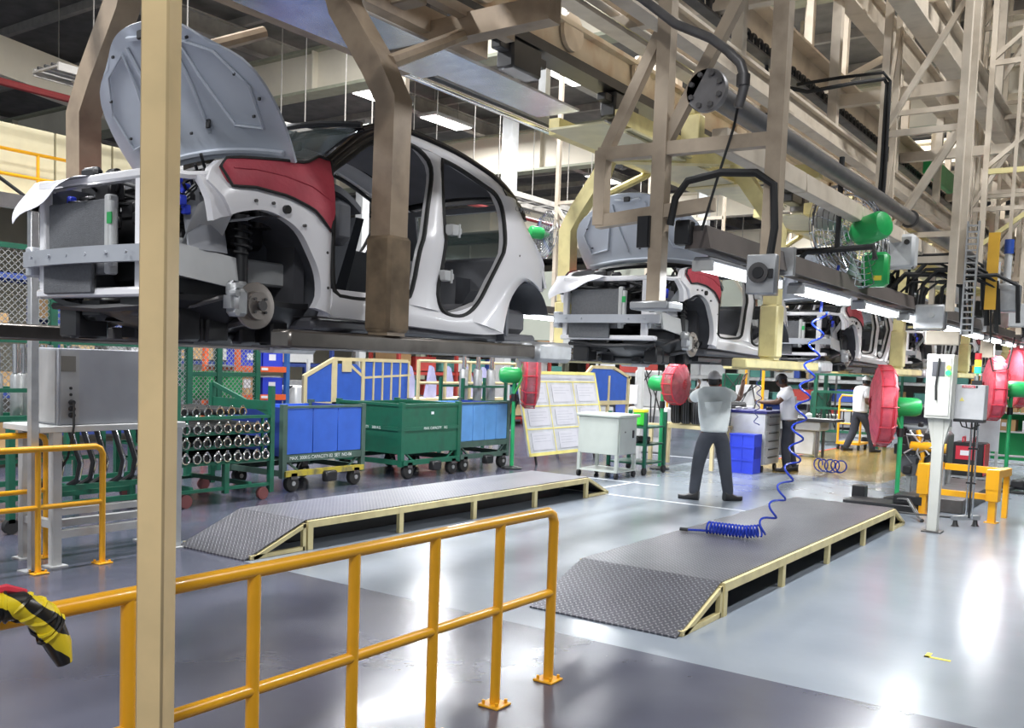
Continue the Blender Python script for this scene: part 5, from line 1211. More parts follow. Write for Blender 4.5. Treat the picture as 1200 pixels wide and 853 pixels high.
for z in (.0,.21,.43,.64): MB().box(-.012,-.015,z,.432,.0,z+.025).build('rib', BLUEB, t)
for x in (.0,.2,.405): MB().box(x,-.012,0,x+.02,.0,.66).build('rib', BLUEB, t)
MB().box(.42,.05,.25,.43,.30,.45).build('recess_shade', M('crate_shade_blue', (.015,.03,.35), .4), t)  # proud slab in darker blue, painted as the shade of a recess
# far rack behind the second worker, yellow hand trolley
t = thing('green_frame_rack', 'dark green frame rack behind the second worker', 'rack', (-7.2,23.2,0))
for x in (0,1.5):
    for y in (0,.8): MB().box(x-.04,y-.04,0,x+.04,y+.04,1.75).build('upright', GREEN, t)
for z in (.35,.9,1.3,1.72): MB().box(0,-.03,z-.03,1.5,.03,z+.03).build('beam', GREEN, t); MB().box(0,0,z-.02,1.5,.8,z).build('shelf', GREEN, t)
for k in range(8): MB().box(.15+.18*k,-.02,.38,.18+.18*k,.0,.9).build('bar', BLACK, t)
t = thing('yellow_trolley', 'yellow tubular hand trolley left of the walking worker', 'trolley', (-6.35,22.3,0))
MB().path([(0,0,.12),(0,0,1.15),(.05,0,1.25),(.45,0,1.25),(.5,0,1.15),(.5,0,.12)], .025, 8).build('handle', YEL, t); MB().box(-.02,-.05,.12,.52,.7,.17).build('deck', YEL, t); MB().tube((0,0,.6),(.5,0,.6),.02,8).build('cross_bar', YEL, t); MB().tube((0,0,.9),(.5,0,.9),.02,8).build('cross_bar', YEL, t)
for x in (.02,.48):
    for y in (.0,.6): MB().lathe([(.06,-.02),(.06,.02)], (x,y,.06), 'x', 12).build('caster', RUBBER, t)
t = thing('arm_machine', 'yellow upright machine arm behind the walking worker', 'machine', (-6.2,25.2,0)); MB().path([(0,0,0),(0,0,.9),(.1,0,1.3),(.25,-.1,1.6)], [.12,.10,.09,.06], 10).build('arm', YEL, t); MB().box(-.3,-.3,0,.3,.3,.15,.02).build('foot', BLACK, t); MB().cbox((.0,-.1,1.2),(.25,.25,.3),.03).build('head', YEL, t)
t = thing('grey_bench', 'pale grey bench machine with black top behind the coil hose', 'bench', (-6.75,19.3,0)); MB().box(.35,.1,.05,.75,.5,.55,.02).build('motor_box', LGREY, t); MB().box(0,0,.55,.9,.6,.75,.02).build('body', M('bench_grey', (.30,.31,.32), .5), t); MB().box(-.1,-.05,.75,1.2,.62,.80).build('top', BLACK, t)
for x in (.08,.82):
    for y in (.08,.5): MB().box(x-.025,y-.025,0,x+.025,y+.025,.55).build('leg', DSTEEL, t)
MB().lathe([(.08,0),(.10,.2),(.06,.3)], (.3,.3,.25), 'z', 12).build('tank', DSTEEL, t)
# blue coil hoses
def helix(pts, R, turns, r, n=14):
    P = [Vector(p) for p in pts]; L = [0]
    for a, b in zip(P, P[1:]): L.append(L[-1]+(b-a).length)
    out = []; N = int(turns*n)
    for i in range(N+1):
        d = L[-1]*i/N; k = 0
        while k < len(L)-2 and L[k+1] < d: k += 1
        f = (d-L[k])/max(1e-9, L[k+1]-L[k]); p = P[k].lerp(P[k+1], f); t = (P[min(k+1,len(P)-1)]-P[k]).normalized()
        up = Vector((0,1,0)) if abs(t.y) < .9 else Vector((1,0,0)); a = t.cross(up).normalized(); b = a.cross(t)
        an = 2*math.pi*turns*i/N; out.append(p+(a*math.cos(an)+b*math.sin(an))*R)
    return out
t = thing('coil_hose', 'blue coiled air hose hanging from above and trailing onto the right platform', 'hose', (-3.3,7.9,.25))
o3 = Vector((-3.3,7.9,.25))
hp = [(-2.45,7.9,2.22),(-2.48,7.9,1.91),(-2.53,7.9,1.62),(-2.58,7.9,1.26),(-2.60,7.9,.97),(-2.70,7.9,.66),(-2.79,7.9,.45),(-2.86,7.9,.335)]
m = MB(); m.path([p-o3 for p in helix(hp, .052, 11, .009)], .009, 6); m.build('stretched_coil', HOSEB, t)
m = MB(); m.path([p-o3 for p in helix([(-2.86,7.9,.335),(-2.98,7.89,.31),(-3.33,7.86,.31)], .050, 16, .009)], .009, 6); m.build('resting_coil', HOSEB, t)
m = MB(); m.path([(-.0,-.04,.03),(-.12,-.05,.022),(-.20,-.08,.02)], .011, 6); m.build('hose_end', HOSEB, t); m = MB(); m.tube((-.20,-.08,.02),(-.27,-.10,.022),.016,8); m.build('nozzle', BLACK, t)
m = MB(); m.path([(.85,0,1.97),(.86,.0,2.1),(.95,0,2.2),(.98,0,2.35)], .012, 6); m.build('feed_line', HOSEB, t)
t = thing('coil_hose', 'blue coiled hose lying on the floor behind the second worker', 'hose', (-5.05,16.55,.0))
m = MB(); m.path([(.09*math.cos(a*.5)*1.2+.008*a, .05*math.sin(a*.3), .13+.11*math.sin(a*.5)) for a in range(60)], .012, 6); m.build('coil', HOSEB, t)
t = thing('coil_hose', 'thin dark coiled cord hanging beside the nearest worker hand', 'hose', (-5.3,14.2,1.0))
m = MB(); m.path(helix([(0,0,.62),(.03,0,.3),(-.02,0,.0),(.02,0,-.12)], .035, 5, .008), .008, 6); m.tube((.03,0,.6),(.03,0,.84),.008,6); m.build('coil', M('navy_cord', (.03,.04,.18), .4), t)
# ================================================================ right side
t = thing('control_post', 'cream-white post on the right carrying the tall cabinet, bolted to the floor', 'post', (-2.11,11.26,0))
WP = M('white_post_paint', (.62,.62,.57), .45, var=.04)
MB().box(-.10,-.10,0,.10,.10,.015).build('base_plate', DSTEEL, t); MB().box(-.055,-.055,.015,.055,.055,1.27,.006).build('shaft', WP, t)
MB().add([(-.055,-.04,.95),(.055,-.04,.95),(.12,-.04,1.27),(-.12,-.04,1.27),(-.055,.04,.95),(.055,.04,.95),(.12,.04,1.27),(-.12,.04,1.27)],[(3,2,1,0),(4,5,6,7),(0,1,5,4),(1,2,6,5),(2,3,7,6),(3,0,4,7)]).build('bracket', WP, t)
t = thing('control_cabinet', 'tall white control cabinet with a dark screen and signal lamps on the post', 'cabinet', (-2.25,11.12,1.27))
MB().box(0,0,0,.27,.26,.70,.006).build('housing', WP, t); MB().box(.02,-.012,.03,.25,0,.67,.003).build('door', WP, t); MB().box(.06,-.018,.46,.19,-.012,.62).build('screen', M('dark_screen', (.09,.09,.10), .2), t); MB().path([(.13,-.03,.66),(.12,-.035,.5),(.11,-.03,.35),(.12,-.03,.2)], .012, 6).build('cord', RUBBER, t)
MB().box(.271,.06,-.0,.274,.2,.3).build('side_plate', WP, t)
MB().lathe([(.025,.0),(.03,.02),(.02,.035)], (.225,-.012,.50), 'y', 14).build('green_lamp', M('green_lamp', (.02,.9,.15), .3, var=0, emit=1.5), t).location.y = -.03
MB().lathe([(.02,.0),(.024,.02),(.015,.03)], (.225,-.012,.56), 'y', 14).build('yellow_lamp', M('yellow_lamp', (.95,.7,.05), .3, var=0, emit=1.2), t).location.y = -.03
t = thing('tool_controller', 'square grey controller box with a red strip and warning triangle', 'controller', (-1.98,11.3,1.27))
MB().box(0,0,0,.30,.22,.38,.006).build('housing', M('controller_grey', (.52,.52,.53), .45), t); MB().box(.07,-.004,.345,.20,0,.372).build('brand_strip', M('brand_red', (.55,.04,.06), .4), t); text('brand_lettering', 'Desoutter', .026, PAPER, t, (.135,-.006,.358), (math.radians(90),0,0)); MB().prism([(.0,.0),(.05,.0),(.025,.045)], 'y', -.004, 0).build('warning_triangle', M('warn_yellow', (.7,.6,.15), .5), t).location = (.05,0,.2)
MB().box(.205,-.004,.345,.225,0,.372).build('brand_mark', BLACK, t); MB().box(.0,.0,-.03,.30,.2,0).build('bottom_tray', BLACK, t)
for k in range(4): MB().path([(.05+.06*k,.1,-.02),(.08+.05*k,.08,-.08-.01*k),(.18,.05,-.10),(.26,.05,-.05)], .008, 6).build('cord', RUBBER, t)
t = thing('stack_light', 'stack light of red, yellow and green lenses above the controller', 'signal light', (-1.80,11.5,1.62)); MB().box(-.05,-.03,.03,.05,.03,.08).build('base', BLACK, t); MB().lathe([(.012,.08),(.012,.16)], (0,0,0), 'z', 10).build('stem', LGREY, t)
for k,(n,c,e) in enumerate((('green_lens',(.03,.8,.25),2.0),('yellow_lens',(.95,.75,.05),1.2),('red_lens',(.7,.04,.05),.3))): MB().lathe([(.034,.16+.075*k),(.034,.23+.075*k)], (0,0,0), 'z', 16).build(n, M(n, c, .3, var=0, emit=e), t)
t = thing('cable_pole', 'slim silver pole with black cables on a cross foot, right of the cabinet post', 'pole', (-1.9,12.0,0))
for k,(x,m_) in enumerate(((0,CHROME),(.035,RUBBER),(.065,CHROME))): MB().tube((x,0,.10),(x-.0,0,1.75),.012,8).build('tube', m_, t)
MB().bar((-.12,-.14,.10),(.12,.14,.10),.05,.05).build('foot_bar', GALV, t); MB().lathe([(.05,0),(.03,.02),(.02,.09)], (-.09,-.1,0), 'z', 12).build('foot', BLACK, t); MB().lathe([(.05,0),(.03,.02),(.02,.09)], (.09,.1,0), 'z', 12).build('foot', BLACK, t); MB().tube((-.8,-.12,.09),(.0,-.02,.09),.012,6).build('floor_bar', BLACK, t)
for z in (.5,.9,1.3): MB().box(-.02,-.02,z,.085,.02,z+.02).build('clip', BLACK, t)
t = thing('barrier', 'yellow steel barrier of box sections around the cabinet foot', 'barrier', (-2.1,12.6,0), math.radians(-6))
for x in (-.40,.40):
    MB().box(x-.04,-.04,0,x+.04,.04,.26).build('leg', YEL, t); MB().box(x-.07,-.07,.26,x+.07,.07,.64,.004).build('post', YEL, t); MB().box(x-.07,-.07,0,x+.07,.07,.01).build('foot', YEL, t)
    MB().box(x-.06,.07,.54,x+.06,.55,.63).build('side_arm', YEL, t); MB().box(x-.03,.55,0,x+.03,.61,.63).build('rear_leg', YEL, t)
MB().box(-.33,-.03,.27,.33,.03,.34).build('rail', YEL, t); MB().box(-.33,.55,.54,.33,.6,.62).build('rail', YEL, t)
MB().box(.325,-.075,.40,.47-.0,-.071,.6).build('label_plate', YEL, t)
t = thing('black_base', 'low black steel base with step, behind the right platform', 'base', (-3.45,12.5,0))
MB().box(0,0,.0,.9,.5,.10,.01).build('step', BLACK, t); MB().box(.62,.5,0,1.35,3.4,.18,.01).build('plinth', DSTEEL, t); MB().box(-.05,.6,.0,.12,.75,.22).build('stop_block', BLACK, t); MB().box(.6,.1,.10,.95,.5,.22,.01).build('box', BLACK, t)
for k in range(3): MB().path([(.7+.05*k,-.05,.18),(.85,-.2,.2),(1.0,-.38,.06),(1.1,-.6,.02)], .025, 6).build('conduit', GALV if k == 1 else BLACK, t)
# engine on its stand, red welding set, white board
t = thing('engine_unit', 'black and yellow engine unit on a stand behind the large red fan', 'engine', (-2.85,14.75,.0))
MB().box(-.30,-.2,.42,.25,.3,.95,.05).build('block', DSTEEL, t); MB().path([(-.22,-.28,.72),(.0,-.3,.73),(.25,-.28,.72)], .07, 12).build('yellow_pipe', YEL, t); MB().path([(-.15,-.22,.95),(-.05,-.3,.6),(-.1,-.3,.3)], .035, 8).build('yellow_strut', YEL, t)
rr = random.Random(9); m = MB()
for k in range(26): x, y, z = rr.uniform(-.38,.28), rr.uniform(-.3,.2), rr.uniform(.32,1.02); d = rr.uniform(.03,.08); m.box(x-d,y-d,z-d,x+d,y+d,z+d,.012)
m.build('fittings', BLACK, t)['kind'] = 'stuff'; m = MB(); m.lathe([(.17,-.04),(.17,.04)], (-.22,-.22,.45), 'y', 18); m.build('pulley', DGREY, t)
for x in (-.25,.2):
    for y in (-.15,.25): MB().box(x-.03,y-.03,0,x+.03,y+.03,.45).build('stand_leg', GALV, t)
m = MB()
for k in range(6): m.path([(rr.uniform(-.3,.2),-.25,rr.uniform(.8,1.05)), (rr.uniform(-.3,.2),-.36,rr.uniform(.6,.9)), (rr.uniform(-.3,.2),-.28,rr.uniform(.4,.6))], .014, 6)
m.build('engine_hose', GALV, t)
t = thing('welding_set', 'red and black welding set with handles on a low trolley', 'machine', (-2.95,16.9,0))
MB().box(0,0,.12,.48,.5,.68,.02).build('case', BLACK, t); MB().box(.06,-.012,.40,.36,0,.62).build('front_panel', REDG, t); MB().box(.48,.02,.15,.492,.48,.66).build('side_panel', REDG, t); MB().box(.13,-.016,.47,.27,-.012,.55).build('white_plate', PAPER, t)
for x in (.14,.30): MB().path([(x,.1,.68),(x,.1,.76),(x,.32,.76),(x,.32,.68)], .015, 6).build('handle', REDG, t)
for x in (.05,.43): MB().lathe([(.06,-.02),(.06,.02)], (x,.05,.06), 'x', 12).build('caster', RUBBER, t); MB().lathe([(.06,-.02),(.06,.02)], (x,.45,.06), 'x', 12).build('caster', RUBBER, t)
MB().box(-.05,-.03,.10,.53,.53,.13).build('trolley_deck', GALV, t)
t = thing('white_screen', 'white panel standing behind the red welding set', 'panel', (-3.15,17.9,0)); MB().box(0,0,.5,.75,.04,1.45).build('panel', M('screen_white', (.68,.70,.74), .5), t); MB().box(.0,0,0,.05,.04,.5).build('leg', LGREY, t); MB().box(.7,0,0,.75,.04,.5).build('leg', LGREY, t)
t = thing('parts_shelf', 'green-backed shelf with cardboard boxes at the right edge', 'shelf', (-2.75,19.1,0))
GS = M('green_sheet', (.01,.25,.07), .5, var=.05)
MB().box(0,.5,.25,2.4,.55,1.55).build('back_sheet', GS, t)
for x in (0,1.2,2.4): MB().box(x-.03,0,0,x+.03,.06,1.5).build('upright', M('green_pole', (.02,.34,.12), .4), t)
for z in (.22,.36): MB().tube((0,.0,z),(2.4,.0,z),.02,8).build('tube_rail', LGREY, t)
for z in (.78,1.12): MB().box(0,0,z,2.4,.5,z+.03).build('shelf_board', LGREY, t)
for k,(x,z,w,h,m_) in enumerate(((.06,.81,.38,.2,CARD),(.1,1.15,.35,.24,CARD),(.55,.81,.6,.2,PAPER),(.5,1.15,.7,.16,CARD),(1.3,.81,.5,.22,CARD),(1.4,1.15,.6,.18,REDG))):
    b = thing('carton', ['brown carton on the lower shelf at right, left end','taller brown carton on the upper shelf at right, left end','long white box on the lower shelf at right','wide brown carton on the upper shelf at right','brown carton on the lower shelf cut by the right edge','red carton on the upper shelf cut by the right edge'][k], 'box', (-2.75+x,19.12,z)); MB().box(0,0,0,w,.36,h,.004).build('box', m_, b); MB().box(w*.4,-.002,h*.4,w*.6,0,h*.75).build('label_card', PAPER, b)
t = thing('fan_feet', 'black stand feet and cables on the floor behind the yellow barrier', 'stand', (-2.0,16.4,0)); MB().bar((-.5,0,.05),(.6,.3,.05),.05,.05).build('foot_bar', BLACK, t); MB().bar((.0,-.4,.05),(.1,.6,.05),.05,.05).build('foot_bar', BLACK, t); MB().path([(-.5,-.2,.02),(.2,-.3,.02),(.8,-.1,.02),(1.2,.2,.02)], .02, 6).build('cable', RUBBER, t); MB().cbox((.1,.1,.12),(.2,.2,.14),.03).build('clamp', BLACK, t)
# ================================================================ people
def skinned(verts, edges, radii, sub=2, root=0):
    me = bpy.data.meshes.new('tmp'); me.from_pydata(verts, edges, []); o = bpy.data.objects.new('tmp', me); COL.objects.link(o)
    o.modifiers.new('s', 'SKIN'); sv = me.skin_vertices[0].data
    for i, r in enumerate(radii): sv[i].radius = (r, r) if not isinstance(r, tuple) else r; sv[i].use_root = (i == root)
    ss = o.modifiers.new('u', 'SUBSURF'); ss.levels = sub; ss.render_levels = sub
    dg = bpy.context.evaluated_depsgraph_get(); dg.update(); ev = o.evaluated_get(dg); m2 = ev.to_mesh()
    out = MB(); out.v = [tuple(v.co) for v in m2.vertices]; out.f = [tuple(p.vertices) for p in m2.polygons]
    ev.to_mesh_clear(); bpy.data.objects.remove(o); bpy.data.meshes.remove(me)
    return out
def person(label, loc, rz, J, cap, capm, shirtm, trm, brim=1):
    """J: joints in local axes, x to the person's right, y forward, z up"""
    t = thing('person', label, 'person', loc, rz)
    V_ = {k: Vector(v) for k, v in J.items()}
    names = ['pelvis','spine','chest','neck','head','shoulder_l','elbow_l','wrist_l','palm_l','shoulder_r','elbow_r','wrist_r','palm_r','hip_l','knee_l','ankle_l','ball_l','hip_r','knee_r','ankle_r','ball_r']
    ed = [('pelvis','spine'),('spine','chest'),('chest','neck'),('neck','head'),('chest','shoulder_l'),('shoulder_l','elbow_l'),('elbow_l','wrist_l'),('wrist_l','palm_l'),('chest','shoulder_r'),('shoulder_r','elbow_r'),('elbow_r','wrist_r'),('wrist_r','palm_r'),('pelvis','hip_l'),('hip_l','knee_l'),('knee_l','ankle_l'),('ankle_l','ball_l'),('pelvis','hip_r'),('hip_r','knee_r'),('knee_r','ankle_r'),('ankle_r','ball_r')]
    rad = dict(pelvis=(.12,.09), spine=(.11,.08), chest=(.10,.07), neck=.055, head=.06, shoulder_l=.06, elbow_l=.044, wrist_l=.028, palm_l=.034, shoulder_r=.06, elbow_r=.044, wrist_r=.028, palm_r=.034, hip_l=.085, knee_l=.06, ankle_l=.032, ball_l=.018, hip_r=.085, knee_r=.06, ankle_r=.032, ball_r=.018)
    idx = {n: i for i, n in enumerate(names)}
    body = skinned([V_[n] for n in names], [(idx[a], idx[b]) for a, b in ed], [rad[n] for n in names])
    # head with face
    hc = V_['head']+Vector((0,.015,.045)); fw = Vector(J.get('look', (0,1,0))).normalized(); sd = fw.cross(Vector((0,0,1))).normalized(); up = sd.cross(fw)
    def hf(u, v):
        a = 2*math.pi*u; p = math.pi*(v-.5); c = math.cos(p); x, y, z = .074*c*math.sin(a), .092*c*math.cos(a), .118*math.sin(p)
        if y > 0 and z < -.02: x *= .86
        f = max(0, math.cos(a)); y += .022*f**14*math.exp(-((z+.012)/.025)**2) + .008*f**8*math.exp(-((z+.055)/.012)**2) - .008*f**6*math.exp(-((z-.012)/.014)**2)
        return hc+sd*x+fw*y+up*z
    body.grid(hf, 28, 18)
    for s in (-1,1): body.grid(lambda u, v, s=s: hc+sd*(s*(.074+.014*math.sin(math.pi*v)))+fw*(-.01+.028*math.cos(2*math.pi*u)*math.sin(math.pi*v))+up*(-.005+.036*math.sin(2*math.pi*u)*math.sin(math.pi*v)), 10, 5)
    # fingers
    for s, sx in (('l',-1),('r',1)):
        w, p = V_['wrist_'+s], V_['palm_'+s]; d = (p-w).normalized(); nrm = Vector(J.get('palm_n_'+s, (0,.3,-1))); ac = d.cross(nrm).normalized(); nrm = ac.cross(d).normalized()*-1
        for k, L in enumerate((.062,.072,.068,.052)):
            b0 = p+d*.01+ac*(.026-.018*k)
            body.path([b0-d*.03, b0+d*.025, b0+d*(.025+L*.45)-nrm*-.010, b0+d*(.025+L*.75)+nrm*.028, b0+d*(.025+L*.85)+nrm*.045], [.010,.0095,.009,.008,.006], 7)
        b0 = p-d*.035+ac*.028; body.path([b0-ac*.015, b0+ac*.02+d*.015, b0+ac*.028+d*.045+nrm*.012, b0+ac*.022+d*.065+nrm*.02], [.012,.011,.010,.007], 7)
    bo = body.build('body', SKIN, t)
    m = MB()
    for s in (-1,1): m.lathe([(.009,-.004),(.009,.004)], tuple(hc+fw*.085+sd*s*.03+up*.012), 'y', 8)
    m.build('eye', BLACK, bo)
    # hair
    m = MB()
    def hr(u, v):
        a = math.pi*(.28+1.44*u); p = math.pi*.5*(v*1.25-.28); c = math.cos(p); return hc+sd*(.079*c*math.sin(a))+fw*(.097*c*math.cos(a))+up*(.121*math.sin(p))
    m.grid(hr, 18, 8); m.build('hair', BLACK, t)
    # cap
    m = MB()
    def cf(u, v):
        a = 2*math.pi*u; p = math.pi*.5*v; c = math.cos(p); return hc+sd*(.086*c*math.sin(a))+fw*(.104*c*math.cos(a))+up*(.030+.100*math.sin(p))
    m.grid(cf, 22, 7)
    if brim: m.grid(lambda u, v: hc+fw*(.075+.085*v*math.sqrt(max(0, 1-(2*u-1)**2*.8)))+sd*((2*u-1)*.078)+up*(.034-.02*v), 10, 4, tuple(up*.006))
    m.build('cap', capm, t)
    # shirt
    sn = ['spine0','belly','chest','collar','shoulder_l','mid_l','shoulder_r','mid_r']
    sp = {'spine0': V_['pelvis']+Vector((0,0,-.05)), 'belly': V_['spine'], 'chest': V_['chest'], 'collar': V_['neck']-Vector((0,0,.0)), 'shoulder_l': V_['shoulder_l'], 'mid_l': V_['shoulder_l'].lerp(V_['elbow_l'], .72), 'shoulder_r': V_['shoulder_r'], 'mid_r': V_['shoulder_r'].lerp(V_['elbow_r'], .72)}
    sr = dict(spine0=(.205,.165), belly=(.195,.155), chest=(.215,.155), collar=.095, shoulder_l=.092, mid_l=.080, shoulder_r=.092, mid_r=.080)
    se = [('spine0','belly'),('belly','chest'),('chest','collar'),('chest','shoulder_l'),('shoulder_l','mid_l'),('chest','shoulder_r'),('shoulder_r','mid_r')]
    ix = {n: i for i, n in enumerate(sn)}
    sm = skinned([sp[n] for n in sn], [(ix[a], ix[b]) for a, b in se], [sr[n] for n in sn], root=1); sm.build('shirt', shirtm, t)
    # trousers
    pn = ['pelvis','hip_l','knee_l','cuff_l','hip_r','knee_r','cuff_r','top']
    q = {'pelvis': V_['pelvis']-Vector((0,0,.02)), 'top': V_['pelvis']+Vector((0,0,.07)), 'hip_l': V_['hip_l'], 'knee_l': V_['knee_l'], 'cuff_l': V_['ankle_l']+Vector((0,0,-.05)), 'hip_r': V_['hip_r'], 'knee_r': V_['knee_r'], 'cuff_r': V_['ankle_r']+Vector((0,0,-.05))}
    pr_ = dict(pelvis=(.190,.145), top=(.17,.13), hip_l=.128, knee_l=.092, cuff_l=.074, hip_r=.128, knee_r=.092, cuff_r=.074)
    pe = [('top','pelvis'),('pelvis','hip_l'),('hip_l','knee_l'),('knee_l','cuff_l'),('pelvis','hip_r'),('hip_r','knee_r'),('knee_r','cuff_r')]
    ix = {n: i for i, n in enumerate(pn)}
    pm = skinned([q[n] for n in pn], [(ix[a], ix[b]) for a, b in pe], [pr_[n] for n in pn]); pm.build('trousers', trm, t)
    # shoes
    for s in ('l','r'):
        a, b = V_['ankle_'+s], V_['ball_'+s]; d = Vector((b.x-a.x, b.y-a.y, 0)).normalized(); sdv = Vector((d.y,-d.x,0)); z0 = min(a.z-.085, b.z-.03); base = Vector((a.x, a.y, z0))
        pitch = math.atan2(b.z-.03-(a.z-.085), (Vector((b.x-a.x,b.y-a.y,0))).length)
        def sf(u, v):
            y = -.075+.275*u; w = .046+.012*math.sin(math.pi*min(1, u*1.2)); w *= (1 if u < .85 else math.sqrt(max(.08, 1-((u-.85)/.15)**2*.8))); hh = .125-.065*min(1, u*1.5)**1.2; 
            an = 2*math.pi*v; xx = w*math.copysign(abs(math.cos(an))**.6, math.cos(an)); zz = hh*.5*(1+math.copysign(abs(math.sin(an))**.6, math.sin(an)))
            zz += (y+.075)*math.tan(pitch)*0 + (b.z-.03-(a.z-.085))*u
            return Vector((a.x, a.y, a.z-.085))+d*y+sdv*xx+Vector((0,0,zz))
        m = MB(); m.grid(sf, 14, 14); n0 = len(m.v); m.f.append(tuple(range(0,14))); m.f.append(tuple(range(14*15,14*15+14))); m.build('shoe', BLACK, t)
    return t
CAPG = M('grey_cap', (.42,.41,.42), .8); CAPB = M('black_cap', (.03,.03,.035), .7); CAPW = M('white_cap', (.72,.72,.72), .7)
SHIRTW = M('white_shirt_cloth', (.76,.76,.80), .8, var=.03, bump=.3, bscale=14)
TROD = M('dark_trouser_cloth', (.025,.028,.04), .85, var=.15, bump=.3, bscale=14)
YA = 0.6104
person('person in pale grey shirt and cap, back turned, arms raised beneath the second car', (-4.93,11.66,0), YA,
  dict(pelvis=(.01,0,.93), spine=(.01,.01,1.12), chest=(-.01,.03,1.34), neck=(-.01,.06,1.47), head=(-.0,.085,1.535), look=(.35,1,.15),
       shoulder_l=(-.19,.03,1.40), elbow_l=(-.28,.24,1.30), wrist_l=(-.16,.44,1.42), palm_l=(-.12,.49,1.49), palm_n_l=(1,0,0),
       shoulder_r=(.18,.04,1.41), elbow_r=(.36,.16,1.34), wrist_r=(.43,.30,1.53), palm_r=(.44,.33,1.60), palm_n_r=(-1,0,0),
       hip_l=(-.09,0,.88), knee_l=(-.17,.03,.49), ankle_l=(-.22,.0,.085), ball_l=(-.33,.05,.03), hip_r=(.11,0,.88), knee_r=(.18,.04,.49), ankle_r=(.25,.0,.085), ball_r=(.39,.05,.03)),
  True, CAPG, SHIRT, TROUS)
person('person in white shirt and black cap reaching over the tool cabinet, side view', (-5.47,16.25,0), YA+math.radians(82),
  dict(pelvis=(0,0,.93), spine=(0,.02,1.12), chest=(0,.05,1.34), neck=(0,.10,1.46), head=(0,.15,1.53), look=(0,1,-.25),
       shoulder_l=(-.18,.06,1.39), elbow_l=(-.23,.24,1.20), wrist_l=(-.16,.46,1.19), palm_l=(-.14,.53,1.19), shoulder_r=(.18,.06,1.39), elbow_r=(.24,.22,1.18), wrist_r=(.16,.44,1.19), palm_r=(.14,.51,1.19),
       hip_l=(-.09,0,.88), knee_l=(-.12,.06,.48), ankle_l=(-.13,.02,.085), ball_l=(-.15,.16,.03), hip_r=(.09,0,.88), knee_r=(.11,-.02,.48), ankle_r=(.12,-.14,.085), ball_r=(.14,.0,.03)),
  True, CAPB, SHIRTW, TROD)
person('person in white shirt and white cap walking behind the large red fan', (-5.78,21.9,0), YA-math.radians(75),
  dict(pelvis=(0,0,.92), spine=(0,.02,1.12), chest=(0,.05,1.34), neck=(0,.09,1.47), head=(0,.12,1.54), look=(0,1,-.1),
       shoulder_l=(-.18,.04,1.40), elbow_l=(-.24,.05,1.14), wrist_l=(-.18,.25,1.04), palm_l=(-.16,.32,1.03), shoulder_r=(.18,.04,1.40), elbow_r=(.23,.0,1.12), wrist_r=(.2,.22,1.06), palm_r=(.18,.29,1.06),
       hip_l=(-.09,0,.88), knee_l=(-.10,-.05,.48), ankle_l=(-.10,-.26,.10), ball_l=(-.10,-.13,.04), hip_r=(.09,0,.88), knee_r=(.10,.22,.50), ankle_r=(.10,.33,.085), ball_r=(.10,.47,.03)),
  True, CAPW, SHIRTW, TROD)
# ================================================================ far background
rnd = random.Random(11)
BG = [M('bg_blue', (.05,.10,.42), .6), CARD, LGREY, M('bg_red', (.42,.05,.04), .5), GALV, M('bg_teal', (.08,.25,.22), .6), M('bg_white', (.70,.72,.74), .6), M('bg_tan', (.48,.36,.20), .7)]
cname = {'bg_blue':'blue','brown_cardboard':'brown','light_grey_paint':'grey','bg_red':'red','galvanised_steel':'steel','bg_teal':'teal','bg_white':'white','bg_tan':'tan'}
def far_rack(label, x, y, rz, L, H, um, bm_, seed, shelves=4):
    r = random.Random(seed); t = thing('storage_rack', label, 'rack', (x,y,0), rz)
    for xx in (0,.9):
        for k in range(int(L/2.2)+1): MB().box(xx-.04,2.2*k-.04,0,xx+.04,2.2*k+.04,H).build('upright', um, t)
    for s in range(shelves):
        z = .15+(H-.3)*s/(shelves-.5); MB().box(0,0,z,.04,2.2*int(L/2.2),z+.10).build('beam', bm_, t); MB().box(.86,0,z,.9,2.2*int(L/2.2),z+.10).build('beam', bm_, t); MB().box(0,0,z+.08,.9,2.2*int(L/2.2),z+.10).build('shelf', GALV, t)
        p = .1; nb = 0
        while p < 2.2*int(L/2.2)-.7:
            w = r.uniform(.35,.8); h = r.uniform(.2,.5)
            if r.random() < .85:
                b = MB().box(-.0,0,0,.7,w,h,.01).build('storage_box', r.choice([CARD, BG[7], LGREY, CARD, GALV] if seed < 3 else BG)); c, sn = math.cos(rz), math.sin(rz)
                lx, ly = .05, p; b.location = (x+c*lx-sn*ly, y+sn*lx+c*ly, z+.101); b.rotation_euler = (0,0,rz); nb += 1; tag(b, '%s box %s along the %s shelf of the %s' % (cname[b.data.materials[0].name], ORD[nb-1], ['bottom','second','third','top'][s], label), 'box', 'boxes on the far racks')
            p += w+r.uniform(.05,.25)
    return t
far_rack('far rack behind the chain-link fence', -14.2,3.2,0,4.6,3.2,GREEN,M('bg_blue2',(.03,.06,.25),.6),1)
far_rack('far rack behind the orange rack', -17.0,9.0,0,6.7,2.6,M('bg_blue2',(.03,.06,.25),.6),M('bg_blue2',(.03,.06,.25),.6),2)
far_rack('far red rack behind the lilac parts', -16.0,16.8,0,8.9,2.4,M('bg_red', (.42,.05,.04), .5),M('bg_red', (.42,.05,.04), .5),3)
far_rack('far rack behind the second fan', -15.0,26.0,math.radians(-60),9,2.6,LGREY,GALV,4)
far_rack('far rack beyond the tool cabinet', -11.5,31.0,math.radians(-75),11,2.6,GREEN,GALV,5)
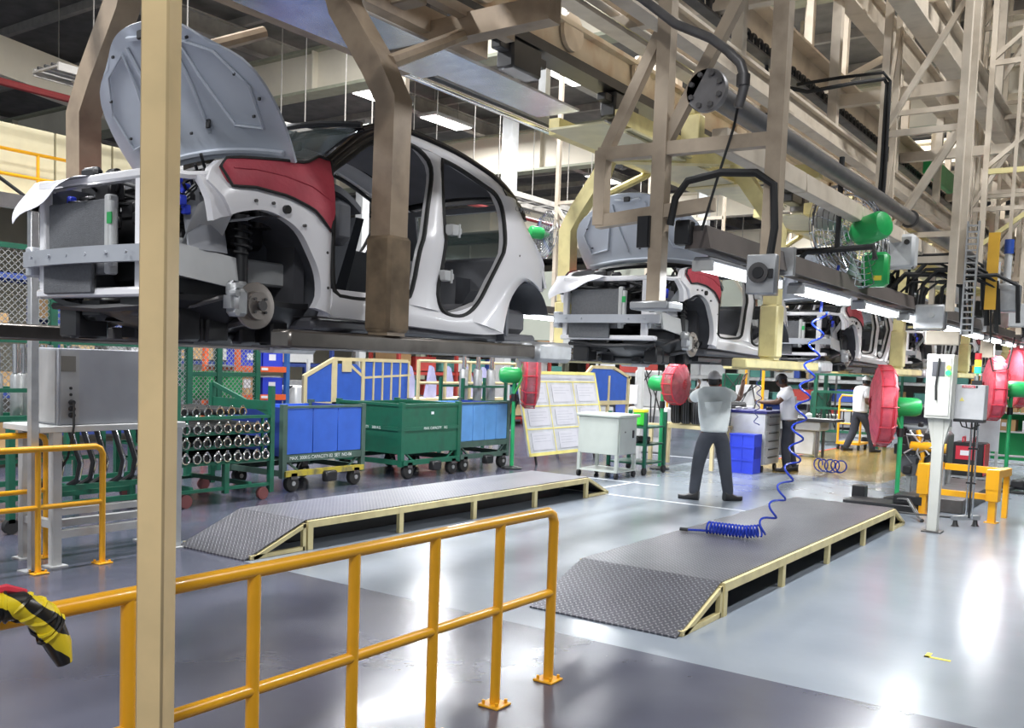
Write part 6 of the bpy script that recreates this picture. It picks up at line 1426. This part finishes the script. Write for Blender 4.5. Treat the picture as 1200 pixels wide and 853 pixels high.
far_rack('far rack right of the line', -3.4,29.0,math.radians(-60),7,2.4,LGREY,GALV,6)
# small white parts machines and columns beyond
for k,(x,y) in enumerate(((-18.5,13.0),(-14.0,19.5),(-20.5,21.0),(-12.5,28.0),(-1.2,26.0),(1.5,21.0))):
    t = thing('hall_column', 'pale hall column %s' % ('far left beyond the bin racks','behind the lilac film parts','far left beyond the red-beamed rack','in the far middle beyond the tyres','far right beyond the lattice hangers','at the far right edge behind the shelf')[k], 'column', (x,y,0)); MB().box(-.15,-.15,0,.15,.15,8.9,.01).build('shaft', LGREY, t); MB().box(-.25,-.25,0,.25,.25,.02).build('base_plate', GALV, t)
rnd = random.Random(2)
for k in range(12):
    x, y = [(-8.8,17.5),(-10.2,20.5),(-8.2,21.5),(-9.6,24),(-7.4,24.5),(-6.8,27),(-4.2,24.5),(-3.6,21.5),(-2.9,24),(-1.8,22.5),(-13.5,12.2),(-14.6,14.6)][k]
    t = thing('line_machine', 'pale assembly machine with cables, %s' % ('behind the tyre table','beyond the second panel guard','behind the tool cabinet','far behind the tyre table','far behind the tool cabinet','far under the third car','beside the yellow floor patch','right of the yellow floor patch','beyond the welding set','beyond the parts shelf','behind the panel guard','behind the cream rail')[k], 'machine', (x,y,0), rnd.uniform(-.3,.3))
    h = rnd.uniform(1.1,1.7); MB().box(-.4,-.3,0,.4,.3,h*.55,.03).build('cabinet', rnd.choice((LGREY, GALV, PG)), t); MB().box(-.3,-.2,h*.55,.2,.2,h,.03).build('head', rnd.choice((LGREY, MGREY, GREEN)), t)
    MB().bar((.3,.0,h*.5),(.3,.0,h+.5),.05,.05).build('mast', rnd.choice((LGREY, YEL, DSTEEL)), t); MB().box(-.25,-.32,h*.2,.25,-.3,h*.45).build('door', rnd.choice((LGREY, MGREY)), t)
    for q in range(4): MB().path([(rnd.uniform(-.3,.3),-.25,h),(rnd.uniform(-.4,.4),-.4,h*.7),(rnd.uniform(-.4,.4),-.35,h*.3)], .015, 5).build('cable', RUBBER, t)
